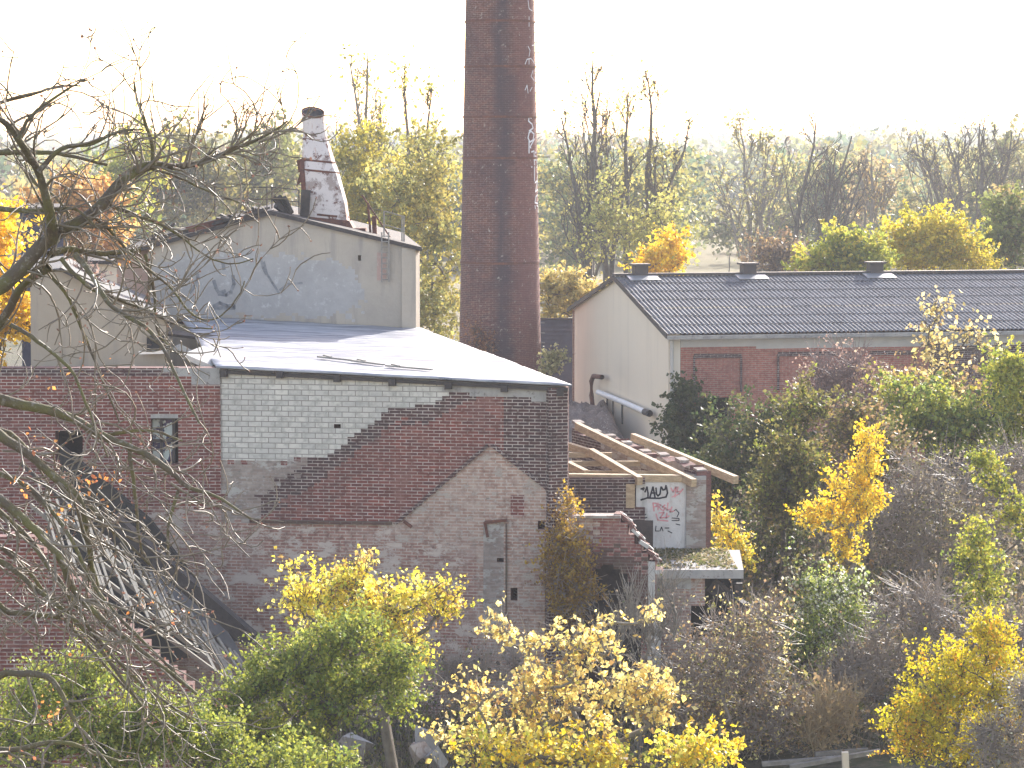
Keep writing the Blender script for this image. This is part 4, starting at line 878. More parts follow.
# ---------------------------------------------------------------- far woods (masses nobody could count)
def far_wood(label, Y0, Y1, x0, x1, ztop, n, ls, pal, perc, rad=(2.5, 5), gap=None):
    C = []; col = []; 
    for _ in range(n):
        Y = rng.uniform(Y0, Y1); px = rng.uniform(x0, x1)
        if gap and gap(px): continue
        X = (px - 512) / F * Y; r = rng.uniform(*rad); h = ztop(px, Y) * rng.uniform(.8, 1.05)
        c = rng.normal(size=(perc, 3)); c /= np.linalg.norm(c, axis=1, keepdims=True); c *= rng.uniform(.3, 1, (perc, 1)) ** .5 * (1 + .25 * np.sin(c[:, :1] * 7 + c[:, 2:] * 5))
        zc = h * .55; c = c * [r, r, h * .47] + [X, Y, zc]; C.append(c)
        base = palcols(pal, 1)[0]; col.append(np.clip(base * rng.uniform(.7, 1.3, (perc, 1)), 0, 1))
    C = np.concatenate(C); col = np.concatenate(col); V, Q = leafquads(C, ls)
    o = mesh_quads('far_wood', V, Q, M['leaf'], None, np.repeat(np.concatenate([col, np.ones((len(col), 1))], 1), 4, 0)); tag(o, label, 'wood', kind='stuff')
WOOD = [((0.19, 0.205, 0.10), 4), ((0.27, 0.255, 0.11), 3), ((0.12, 0.165, 0.10), 3), ((0.36, 0.29, 0.12), 1), ((0.18, 0.155, 0.12), 1)]
def zt(py): return lambda px, Y: CH - (py(px) - HZ) * Y / F
far_wood('bluish distant wood fading into the haze along the horizon', 950, 1300, -150, 1180, zt(lambda px: 132 + 4 * math.sin(px * .011 + 1)), 420, 2.4, WOOD, 90, (7, 13))
far_wood('hazy middle distance wood behind the meadow', 430, 560, -130, 1160, zt(lambda px: 141 + 7 * math.sin(px * .02) + (6 if px > 890 and px < 960 else 0)), 300, 1.2, WOOD, 170, (4, 7))
far_wood('wood edge of mixed autumn trees beyond the ruins', 230, 330, -110, 1140, zt(lambda px: 152 + 6 * math.sin(px * .045) + 5 * math.sin(px * .11)), 230, .62, WOOD, 520, (2.5, 4.8), gap=lambda px: 690 < px < 790 or 895 < px < 950)
T = 'tree'
# mid-distance trees
plant('broad_tree', 'pale green rounded tree rising behind the railing, left of the ventilation stack', T, 190, [(265, 170, 34, 42), (240, 190, 30, 30)], [((0.21, 0.21, 0.07), 3), ((0.14, 0.155, 0.05), 3)], 60, 4200, .36, .9, rt=.3, ntw=120, twl=1.2, twr=.03, group='trees beyond the roofs')
plant('broad_tree', 'grey green tree behind the left slope of the grey gable', T, 180, [(190, 185, 44, 38), (155, 200, 30, 30)], OLIVE, 60, 4200, .36, .9, rt=.3, ntw=120, twl=1.2, twr=.03, group='trees beyond the roofs')
plant('broad_tree', 'light yellow green tree between the orange tree and the grey gable', T, 160, [(135, 165, 26, 34), (118, 200, 22, 32)], YGRN, 50, 3200, .3, .7, rt=.25, ntw=90, twl=1.0, twr=.025, group='trees beyond the roofs')
plant('orange_tree', 'orange brown rounded tree behind the foreground limb at left', T, 110, [(82, 212, 38, 38), (100, 250, 34, 34), (60, 240, 26, 40)], [((0.55, 0.33, 0.12), 4), ((0.62, 0.42, 0.18), 3), ((0.45, 0.3, 0.12), 2)], 80, 9000, .2, .42, rt=.2, ntw=100, twl=.7, twr=.02)
plant('yellow_tree', 'bright yellow tree at the left edge above the brick wing', T, 62, [(2, 245, 15, 56), (12, 320, 22, 44), (-28, 280, 36, 90)], [((0.72, 0.48, 0.05), 4), ((0.78, 0.6, 0.12), 3), ((0.6, 0.46, 0.06), 2)], 90, 12000, .11, .25, rt=.15, ntw=100, twl=.5, twr=.012)
plant('dry_shrub', 'small purplish dry shrub between the white hut and the tan wall', 'shrub', 57, [(96, 284, 16, 12), (80, 276, 10, 8)], PINK, 14, 350, .07, .12, ntw=160, twl=.3, stems=3, bark='twig_red', twr=.01)
# poplars left of the chimney
PG = 'tall poplars left of the chimney'
baretree('poplar', 'tall thin poplar with bare top just right of the ventilation stack', T, 125, 372, 330, 52, .27, ((-22, .96), (-4, 1.0), (8, .84)), .24, 11, PG, 'bark_pale', [((0.42, 0.36, 0.08), 3), ((0.3, 0.3, 0.08), 2)], 1100, .16, .95, 7)
baretree('poplar', 'poplar with forked bare stems close to the left side of the chimney', T, 120, 402, 330, 78, .27, ((2, 1.0), (30, .96), (-6, .7), (17, .82)), .24, 10, PG, 'bark', [((0.46, 0.4, 0.08), 3), ((0.3, 0.3, 0.08), 2)], 1100, .16, .95, 7)
plant('broad_tree', 'yellow green leafy tree filling the gap between the stack and the chimney', T, 108, [(436, 190, 26, 60), (442, 280, 24, 60), (425, 320, 20, 40), (405, 215, 30, 50)], [((0.36, 0.32, 0.10), 4), ((0.25, 0.25, 0.09), 4), ((0.46, 0.38, 0.11), 2)], 110, 10000, .17, .42, rt=.2, ntw=150, twl=.7, twr=.015, group='trees beyond the roofs')
plant('broad_tree', 'golden green tree directly behind the ventilation stack', T, 115, [(360, 165, 26, 40), (380, 215, 40, 40)], [((0.42, 0.36, 0.07), 4), ((0.27, 0.26, 0.08), 3)], 70, 8000, .17, .42, rt=.2, ntw=100, twl=.7, twr=.015, group='trees beyond the roofs')
# right of the chimney
plant('yellow_shrub', 'straw yellow shrub at the right foot of the chimney above the dark shed', 'shrub', 103, [(560, 292, 26, 22), (548, 325, 14, 20), (585, 300, 18, 14)], [((0.52, 0.42, 0.14), 4), ((0.42, 0.33, 0.12), 3), ((0.35, 0.3, 0.12), 2)], 60, 5000, .14, .3, rt=.08, ntw=120, twl=.5, stems=3, twr=.015)
PR = 'bare poplars right of the chimney'
baretree('bare_poplar', 'tallest bare poplar right of the chimney, with a forked crown', T, 135, 588, 340, 58, .28, ((5, 1.0), (-26, .78), (12, .88)), .34, 11, PR, 'bark', [((0.4, 0.36, 0.12), 2)], 400, .15, .92, 7)
baretree('bare_poplar', 'bare poplar second from the chimney with a slim straight trunk', T, 138, 608, 340, 118, .28, ((-2, 1.0), (20, .85)), .26, 9, PR, 'bark', [((0.4, 0.36, 0.12), 2)], 700, .15, .9, 7)
baretree('bare_poplar', 'slender bare poplar third from the chimney', T, 134, 627, 340, 92, .22, ((1, 1.0),), .27, 12, PR, 'bark', [((0.4, 0.36, 0.12), 2)], 400, .15, 1.0, 7)
baretree('bare_poplar', 'bare poplar with one limb leaning far right over the hall roof', T, 136, 641, 340, 78, .24, ((7, 1.0), (48, .82), (14, .7)), .33, 11, PR, 'bark', [((0.4, 0.36, 0.12), 2)], 700, .15, .9, 8)
plant('broad_tree', 'dull green tree mass behind the bare poplars, next to the chimney', T, 200, [(560, 190, 30, 40), (575, 235, 34, 40), (615, 205, 40, 44), (660, 210, 34, 40)], [((0.26, 0.26, 0.09), 3), ((0.15, 0.18, 0.08), 3), ((0.36, 0.31, 0.10), 2)], 120, 9000, .34, .85, rt=.3, ntw=200, twl=1.2, twr=.025, group='trees beyond the roofs')
plant('shrub', 'yellow green scrub between the trunks of the bare poplars', 'shrub', 130, [(600, 230, 20, 50), (640, 240, 26, 44), (665, 225, 22, 44)], [((0.38, 0.35, 0.11), 4), ((0.25, 0.26, 0.09), 3)], 60, 3600, .17, .5, rt=.1, ntw=200, twl=.8, twr=.015, stems=3)
plant('golden_shrub', 'small golden shrub just above the ridge between two poplars and the first vent', 'shrub', 112, [(664, 260, 20, 16), (672, 248, 12, 10), (652, 272, 14, 10)], GOLD, 40, 3600, .15, .28, rt=.06, ntw=60, twl=.4, stems=2, twr=.012)
plant('willow_shrub', 'pale grey willow scrub on the meadow edge', 'shrub', 215, [(735, 232, 30, 14), (715, 225, 24, 12)], [((0.26, 0.27, 0.15), 3), ((0.32, 0.31, 0.2), 2)], 40, 1800, .35, .7, rt=.1, ntw=100, twl=1, twr=.02, stems=3)
MP = [((0.42, 0.37, 0.17), 3), ((0.30, 0.30, 0.13), 2)]
baretree('bare_tree', 'wide misty bare tree with fine upright twigs, left of the dark leaning tree', T, 165, 752, 320, 128, .40, ((-12, 1.0), (14, .93), (-36, .75), (32, .8)), .22, 9, 'bare trees behind the hall', 'bark_pale', MP, 1500, .2, .85, 6)
baretree('leaning_bare_tree', 'dark bare tree with limbs sweeping right, above the second roof vent', T, 150, 800, 320, 122, .34, ((16, 1.0), (52, .93), (36, .86), (66, .78)), .26, 8, 'bare trees behind the hall', 'bark', None, 0, .2, .75, 6)
baretree('bare_tree', 'grey bare tree with an orange tinted top, left of the blue gap', T, 180, 872, 320, 150, .34, ((0, 1.0), (14, .9), (-14, .9)), .2, 8, 'bare trees behind the hall', 'bark_pale', [((0.45, 0.33, 0.15), 2), ((0.28, 0.24, 0.15), 4)], 1300, .22, .8, 6)
baretree('bare_tree', 'bare oak with crooked limbs near the right edge of the skyline', T, 175, 972, 320, 122, .5, ((8, 1.0), (40, .95), (-24, .9), (-50, .86)), .3, 8, 'bare trees behind the hall', 'bark', None, 0, .2, .62, 7)
baretree('bare_tree', 'grey bare tree left of the crooked oak on the skyline', T, 178, 946, 320, 137, .46, ((-30, 1.0), (-12, .95), (10, .9)), .2, 7, 'bare trees behind the hall', 'bark_pale', MP, 700, .2, .65, 6)
plant('broad_tree', 'soft green grey trees behind the bare oak at right', T, 220, [(1000, 175, 40, 30), (920, 215, 34, 24), (985, 210, 40, 24)], [((0.28, 0.25, 0.11), 3), ((0.2, 0.21, 0.10), 3)], 70, 4500, .38, .9, rt=.25, ntw=140, twl=1.3, twr=.03, group='trees beyond the roofs')
plant('broad_tree', 'misty green tree behind the dark leaning tree', T, 230, [(795, 205, 36, 40), (845, 200, 40, 40), (780, 235, 26, 24)], [((0.30, 0.30, 0.11), 3), ((0.2, 0.22, 0.10), 3), ((0.36, 0.3, 0.13), 2)], 90, 5000, .38, .9, rt=.25, ntw=140, twl=1.3, twr=.03, group='trees beyond the roofs')
plant('green_shrub', 'green leafy shrub between the second and third roof vents', 'shrub', 112, [(845, 255, 34, 22), (822, 268, 26, 14), (872, 262, 20, 16)], YGRN, 70, 6500, .16, .32, rt=.1, ntw=80, twl=.5, stems=2, twr=.012)
plant('yellow_tree', 'rounded yellow tree behind the ridge at the third roof vent', T, 118, [(930, 240, 38, 32), (905, 255, 26, 22), (965, 256, 28, 22)], [((0.50, 0.42, 0.05), 4), ((0.36, 0.34, 0.06), 3), ((0.58, 0.46, 0.08), 2)], 90, 10000, .16, .36, rt=.12, ntw=80, twl=.5, twr=.012)
plant('green_tree', 'dull green rounded tree at the right edge behind the hall roof', T, 125, [(1005, 225, 32, 30), (1030, 235, 34, 36), (1000, 250, 30, 20)], [((0.26, 0.29, 0.08), 4), ((0.18, 0.2, 0.07), 3), ((0.33, 0.26, 0.12), 1)], 80, 8000, .18, .4, rt=.14, ntw=80, twl=.5, twr=.012)
plant('brown_shrub', 'brownish scrub along the ridge between first and second vents', 'shrub', 140, [(765, 262, 24, 14), (790, 258, 20, 16)], BROWN, 40, 2200, .17, .4, rt=.06, ntw=300, twl=.7, twr=.014, stems=3)
# ---- in front of the hall
plant('ivy', 'dark green ivy climbing the left end of the hall brick wall', 'ivy', 79.3, [(688, 415, 13, 34), (695, 455, 22, 30), (678, 440, 8, 40), (706, 432, 10, 20)], DGRN, 80, 6500, .12, .22, rt=.04, ntw=60, twl=.4, depth=.25)
plant('dark_shrub', 'large dark olive shrub before the dark door of the hall', 'shrub', 73, [(745, 440, 38, 40), (775, 430, 30, 30), (720, 480, 30, 40), (790, 460, 34, 40), (740, 520, 50, 40)], DGRN + OLIVE[:1], 130, 14000, .10, .3, rt=.08, ntw=500, twl=.5, stems=4)
plant('dry_tree', 'pinkish grey dry tree with feathery twigs in front of the hall eaves', T, 75, [(845, 375, 32, 26), (825, 400, 28, 24), (870, 405, 26, 24), (840, 440, 40, 30)], PINK, 130, 2800, .07, .3, rt=.06, ntw=1600, twl=.6, bark='twig_red', twr=.010, up=.9)
plant('young_maple', 'sparse young tree with pale yellow leaves against the hall roof', T, 70, [(938, 318, 14, 20), (930, 345, 14, 16), (958, 350, 16, 14), (975, 338, 16, 9), (942, 380, 26, 18), (985, 345, 10, 8)], [((0.62, 0.52, 0.26), 4), ((0.5, 0.42, 0.16), 3), ((0.4, 0.28, 0.12), 1)], 60, 700, .12, .22, rt=.05, ntw=200, twl=.4, base=945, twr=.009)
plant('brown_shrub', 'brown and green scrub under the young pale yellow tree', 'shrub', 71, [(945, 400, 50, 22), (900, 390, 20, 20)], BROWN + YGRN[:2], 60, 3000, .1, .3, rt=.05, ntw=400, twl=.5, stems=4)
plant('green_shrub', 'bright green leafy shrub below the young pale yellow tree', 'shrub', 66, [(915, 405, 28, 22), (960, 425, 38, 20), (925, 430, 36, 18), (985, 432, 20, 16)], GRN + YGRN[:1], 90, 8500, .10, .25, rt=.06, ntw=150, twl=.4, stems=3)
plant('green_tree', 'green and yellow tree at the right edge in front of the hall', T, 67, [(1010, 375, 18, 30), (1030, 390, 34, 50), (1008, 420, 22, 34)], YGRN, 80, 8000, .09, .24, rt=.1, ntw=100, twl=.4)
plant('olive_shrub', 'olive green shrub left of the golden birch', 'shrub', 63, [(795, 470, 26, 30), (780, 500, 26, 36), (770, 455, 12, 14), (800, 410, 22, 20)], OLIVE + YGRN[1:2], 90, 7500, .09, .24, rt=.06, ntw=300, twl=.45, stems=4)
plant('olive_shrub', 'shrub with greenish and tan leaves right behind the golden birch', 'shrub', 62, [(865, 440, 34, 34), (890, 465, 30, 26), (850, 420, 20, 20)], OLIVE + BROWN[:2], 90, 5500, .08, .26, rt=.06, ntw=600, twl=.45, stems=4)
plant('grey_brush', 'broad grey leafless thicket right of the golden birch', 'thicket', 60, [(930, 490, 56, 44), (900, 530, 50, 44), (985, 520, 44, 50), (1010, 470, 30, 36), (940, 570, 70, 40)], GREY, 200, 8000, .055, .35, rt=.05, ntw=3000, twl=.55, stems=9, bark='twig_pale', twr=.006, up=.5)
plant('green_vine', 'streak of yellow green leaves slanting through the grey thicket at the right edge', 'vine', 57.5, [(988, 465, 12, 10), (1000, 485, 12, 12), (1014, 508, 12, 14), (975, 462, 9, 7), (1026, 525, 10, 12)], YGRN, 40, 1700, .08, .13, rt=.02, ntw=60, twl=.3)
plant('golden_birch', 'golden yellow birch with a pointed top, between the dark shrubs and the grey thicket', T, 56, [(867, 440, 8, 20), (866, 470, 14, 20), (876, 500, 8, 14), (842, 482, 14, 10), (822, 510, 20, 12), (808, 518, 14, 7), (850, 515, 14, 16), (848, 548, 12, 20), (862, 495, 12, 16)], GOLD + YEL[:1], 130, 7000, .06, .12, rt=.05, ntw=200, twl=.3, base=864, bark='bark_pale', droop=.9)
plant('green_sapling', 'light green sapling in front of the grey thicket at right', 'sapling', 53, [(978, 540, 10, 18), (985, 570, 20, 20), (965, 560, 12, 14), (985, 600, 24, 18)], YGRN, 60, 3000, .07, .16, rt=.03, ntw=80, twl=.3)
plant('small_yellow_tree', 'small cone shaped yellow tree beside the slab roof and rafters', T, 56.5, [(719, 505, 4, 10), (720, 525, 9, 14), (730, 540, 10, 14), (740, 555, 9, 14), (722, 556, 12, 12)], YEL + GOLD[:1], 60, 1700, .07, .12, rt=.04, ntw=120, twl=.3)
plant('dark_shrub', 'dark shadowed shrub between the yellow tree by the slab and the birch', 'shrub', 64, [(765, 530, 34, 40), (790, 560, 34, 40), (760, 590, 36, 30)], DGRN + GREY[:1], 100, 7000, .09, .28, rt=.05, ntw=400, twl=.45, stems=4)  # dark leaf colours stand for the green shadow here
plant('white_tipped_shrub', 'silvery green shrub with upright white tipped shoots under the golden birch', 'shrub', 51.5, [(795, 570, 8, 26), (812, 600, 22, 24), (845, 590, 18, 20), (835, 630, 30, 30), (800, 650, 26, 26), (860, 620, 14, 20)], SILV2, 120, 8000, .06, .17, rt=.04, ntw=260, twl=.35, stems=5, up=1.2)
plant('grey_brush', 'grey brown leafless thicket between the silvery shrub and the bottom right yellow bush', 'thicket', 50, [(890, 640, 40, 40), (860, 680, 40, 40), (920, 610, 40, 30), (1000, 640, 50, 30)], GREY + BROWN[:1], 140, 3600, .05, .28, rt=.04, ntw=2600, twl=.5, stems=8, bark='twig_pale', twr=.007, up=.5)
plant('brown_brush', 'brown and tan brushwood below the slab roofed outhouse', 'thicket', 47.6, [(720, 660, 46, 44), (760, 640, 30, 40), (690, 700, 50, 40), (770, 710, 44, 40), (740, 745, 60, 30)], BROWN + OLIVE[:1] + PALEY[:1], 170, 6500, .055, .25, rt=.04, ntw=2600, twl=.45, stems=8, bark='twig_pale', twr=.007, up=.6)
plant('dry_grass_tuft', 'tall straw coloured dry grass tuft above the broken planks', 'grass tuft', 47.2, [(832, 715, 28, 26), (815, 740, 26, 18)], [((0.36, 0.27, 0.14), 3), ((0.28, 0.2, 0.11), 3)], 60, 900, .06, .2, rt=.012, ntw=600, twl=.5, stems=8, bark='straw', twr=.006, up=1.6)
plant('yellow_bush', 'large yellow and orange bush filling the bottom right corner', 'bush', 44.5, [(985, 640, 20, 26), (950, 680, 44, 34), (1000, 690, 44, 44), (930, 720, 40, 36), (985, 750, 60, 40), (905, 740, 20, 24)], [((0.52, 0.45, 0.04), 5), ((0.62, 0.5, 0.05), 3), ((0.40, 0.38, 0.05), 3), ((0.62, 0.36, 0.05), 1)], 260, 22000, .052, .14, rt=.06, ntw=400, twl=.35, stems=5)
plant('grey_brush', 'grey twiggy shrub overlapping the lower edge of the bottom right yellow bush', 'thicket', 43, [(1000, 745, 34, 26), (1025, 700, 18, 30)], GREY + SILV[:1], 60, 1200, .05, .2, rt=.02, ntw=900, twl=.4, stems=5, bark='twig_pale', twr=.006)
# ---- bottom centre and left
plant('yellow_maple', 'yellow leaved young maple at the bottom centre against the worn brick wall', T, 40, [(500, 630, 14, 16), (560, 650, 40, 24), (600, 640, 26, 20), (545, 690, 50, 34), (610, 700, 50, 36), (480, 700, 26, 30), (470, 735, 40, 24), (560, 745, 80, 26), (650, 700, 34, 34), (440, 690, 14, 12), (640, 620, 14, 10)], PALEY, 230, 4600, .078, .12, rt=.06, ntw=600, twl=.35, base=565, bark='bark_pale', tip=.010)
plant('yellow_bush', 'orange tinted yellow bush along the bottom edge under the young maple', 'bush', 38.5, [(520, 755, 60, 18), (610, 760, 60, 16), (700, 755, 40, 18)], YEL + GOLD[:1], 80, 4000, .07, .17, rt=.03, ntw=120, twl=.3, stems=4)
plant('yellow_tree', 'bright yellow tree top in front of the plastered wall, left of the worn gable', T, 40.5, [(360, 575, 22, 26), (330, 600, 36, 24), (375, 610, 40, 28), (300, 600, 26, 18), (420, 600, 28, 20), (445, 605, 18, 16), (285, 575, 24, 12, .4), (395, 650, 36, 30), (345, 640, 50, 24)], YEL, 190, 8000, .06, .13, rt=.1, ntw=500, twl=.3, base=385, bark='bark')
plant('elder_tree', 'bushy green tree below the bright yellow one at the bottom left', T, 37.5, [(345, 640, 40, 22), (300, 662, 36, 20), (262, 680, 26, 22), (350, 690, 52, 24), (232, 712, 26, 26), (290, 730, 54, 20), (395, 668, 26, 26), (250, 655, 14, 10), (400, 705, 16, 18), (322, 708, 30, 14)], GRN + YGRN[:2], 260, 21000, .05, .15, rt=.09, ntw=500, twl=.3, base=375, topcol=GRN + YGRN[:2])
plant('green_bush', 'sunlit green bush along the bottom edge beneath the fallen laths', 'bush', 34, [(150, 715, 46, 22), (120, 750, 50, 26), (200, 745, 46, 30), (280, 765, 60, 18), (340, 768, 24, 12)], GRN + YGRN[:2], 180, 17000, .045, .14, rt=.04, ntw=120, twl=.25, stems=4, topcol=GRN + YGRN[:1])
plant('green_bush', 'green bush in the bottom left corner in front of the brick gable', 'bush', 34, [(40, 690, 44, 26), (90, 680, 26, 40), (30, 740, 50, 30), (100, 740, 30, 30)], GRN + YGRN[:2], 140, 11000, .045, .14, rt=.04, ntw=150, twl=.25, stems=4, topcol=GRN + YGRN[:1])
plant('wall_creeper', 'rusty yellow creeper hanging on the wall beside the soot blackened arch', 'creeper', 49.45, [(565, 535, 14, 20), (556, 560, 12, 30), (575, 575, 24, 24), (572, 600, 30, 16), (560, 512, 10, 8), (571, 505, 4, 10)], RUSTY, 110, 7500, .05, .13, rt=.03, ntw=500, twl=.3, depth=.3, droop=1, bark='twig_pale', up=-.3)
plant('pale_shoots', 'thin pale leafless shoots in front of the dark arch', 'shoots', 46.5, [(628, 625, 20, 40), (650, 640, 20, 40), (610, 650, 20, 30), (670, 620, 16, 40)], GREY, 50, 250, .05, .2, rt=.012, ntw=420, twl=.55, stems=8, bark='bark_pale', twr=.006, up=2.4)
plant('brush', 'dull purple grey brushwood along the foot of the worn brick wall', 'thicket', 48, [(450, 680, 40, 30), (660, 700, 30, 40), (500, 670, 40, 16, .6)], GREY, 60, 900, .05, .2, rt=.02, ntw=900, twl=.4, stems=6, bark='twig_pale', twr=.006, up=1)
plant('small_weed', 'tiny pale bush growing on rubble at the foot of the chimney', 'weed', 85, [(557, 358, 9, 8), (549, 370, 12, 6)], [((0.42, 0.38, 0.2), 3), ((0.26, 0.25, 0.12), 2)], 20, 700, .1, .15, rt=.02, ntw=60, twl=.3, z0=2.2)
plant('brown_creeper', 'orange brown dead creeper on the lower left of the chimney', 'creeper', 88.55, [(474, 335, 10, 16), (483, 350, 12, 10)], [((0.33, 0.17, 0.09), 3), ((0.24, 0.13, 0.08), 2)], 30, 700, .07, .16, rt=.02, ntw=60, twl=.3, depth=.15)
# moss and leaves on the slab, rubble by the chimney
n = 2600; C = np.stack([rng.uniform(xx(658, 50.3), xx(738, 50.3), n), rng.uniform(50.3, 52.75, n), np.full(n, zs + .012)], 1)
C = C[(rng.random(n) < .25) | (np.sin(C[:, 0] * 5 + C[:, 1] * 3) + (C[:, 1] - 51.2) * 1.1 + rng.normal(size=n) * .4 > 0)]; V, Q = leafquads(C, .07); c_ = palcols([((0.12, 0.13, 0.05), 4), ((0.22, 0.18, 0.10), 3), ((0.30, 0.27, 0.2), 2)], len(C))
tag(mesh_quads('moss_and_litter', V, Q, M['leaf'], None, np.repeat(np.concatenate([c_, np.ones((len(C), 1))], 1), 4, 0)), 'moss and leaf litter covering the flat slab roof', 'moss', kind='stuff')
# undergrowth covering the ground among the ruins
def undergrowth(label, n, xr, yr, hmax, pal, ls, tw, keep=None):
    X = rng.uniform(*xr, n); Y = rng.uniform(*yr, n); h = hmax * (0.35 + .65 * (np.sin(X * 1.3 + Y * .7) * .5 + .5)) * rng.random(n) ** .8
    C = np.stack([X, Y, h], 1)
    if keep is not None: C = C[keep(C)]
    V, Q = leafquads(C, ls); c_ = palcols(pal, len(C)) * rng.uniform(.7, 1.2, (len(C), 1)); cols = np.repeat(np.concatenate([c_, np.ones((len(C), 1))], 1), 4, 0)
    o = mesh_quads('undergrowth', V, Q, M['leaf'], None, cols); tag(o, label, 'undergrowth', kind='stuff'); 
    k = rng.choice(len(C), min(tw, len(C)), replace=False); B0 = C[k] * [1, 1, 0]; ln = []
    for p, t_ in zip(B0, C[k]):
        q = t_ + rng.normal(size=3) * .15; ln.append((np.array([p, (p + q) / 2 + rng.normal(size=3) * .08, q + [0, 0, .2]]), np.array([.01, .008, .005])))
    V, Q = tubes(ln, 3); tag(mesh_quads('undergrowth_stalks', V, Q, M['twig'], None), 'dry stalks of the ' + label, 'undergrowth', kind='stuff')
undergrowth('tangled undergrowth on the slope right of the ruins', 60000, (3.6, 16), (47, 79), 1.5, OLIVE + GREY + BROWN[:2], .11, 9000)
undergrowth('weeds along the foot of the factory wall', 14000, (-9, 3.5), (43.5, 49.4), .7, OLIVE + GREY + GRN[:2], .08, 2500)
undergrowth('rough weeds between the factory and the hall', 12000, (-2, 3.8), (62, 98), 1.0, OLIVE + BROWN, .14, 1000)
# broken planks and posts at the bottom right
for k, (a_, c_, w_, lab) in enumerate((((762, 764, 46.3), (850, 757, 46.4), .10, 'longest grey plank lying at the bottom right'), ((790, 767, 46.2), (880, 751, 46.3), .09, 'grey plank crossing behind the upright white post'), ((815, 754, 46.8), (868, 750, 46.9), .08, 'short dark plank behind the white post'))):
    b = MB(); b.beam(P(*a_), P(*c_), w_, .07); tag(b.build('broken_plank', M['wood_grey'], None), lab, 'plank', 'broken planks at the bottom right')
b = MB(); b.beam(P(846, 775, 46.1), P(845, 752, 46.1), .11, .11); tag(b.build('white_post', M['render'], None), 'short white post standing among the broken planks', 'post')
# rubble
for k, (px, py, Y, s_, lab) in enumerate(((428, 738, 45.5, .32, 'pale rubble block right of the green tree trunk'), (436, 760, 45, .3, 'whitish broken block at the very bottom beside the yellow maple'), (420, 752, 45.2, .26, 'reddish brown rubble block between two pale ones'), (355, 748, 45.3, .4, 'pale flat rubble slab under the green tree'))):
    bm = bmesh.new(); bmesh.ops.create_cube(bm, size=s_); 
    for v in bm.verts: v.co += Vector(rng.normal(size=3)) * s_ * .14; v.co.z *= .7
    me = bpy.data.meshes.new('rubble_block'); bm.to_mesh(me); bm.free(); me.materials.append(M['brick_worn' if k == 2 else 'concrete']); o = link('rubble_block', me); o.location = tuple(P(px, py, Y)); o.rotation_euler = (k, .3, k * 2); tag(o, lab, 'rubble', 'rubble blocks at the wall foot')
mn = 26; gx, gy = np.meshgrid(np.linspace(0.4, 3.8, mn), np.linspace(80.5, 89.5, mn)); gr = np.maximum(np.abs(gx - 2.1) / 1.7, np.abs(gy - 85) / 4.5)
gz = 2.35 * np.clip(1.25 * (1 - gr ** 2.2), 0, 1) + rng.normal(size=gx.shape) * .09; V = np.stack([gx, gy, np.where(gr > .97, -.1, gz)], -1).reshape(-1, 3); ii = (np.arange(mn - 1)[:, None] * mn + np.arange(mn - 1)[None]).ravel()
tag(mesh_quads('rubble_mound', V, np.stack([ii, ii + 1, ii + 1 + mn, ii + mn], -1), plain_mat('masonry_rubble', (0.24, 0.18, 0.15), (0.12, 0.09, 0.08), 4, c3=(0.4, 0.37, 0.33))), 'mound of broken masonry at the foot of the chimney', 'rubble')
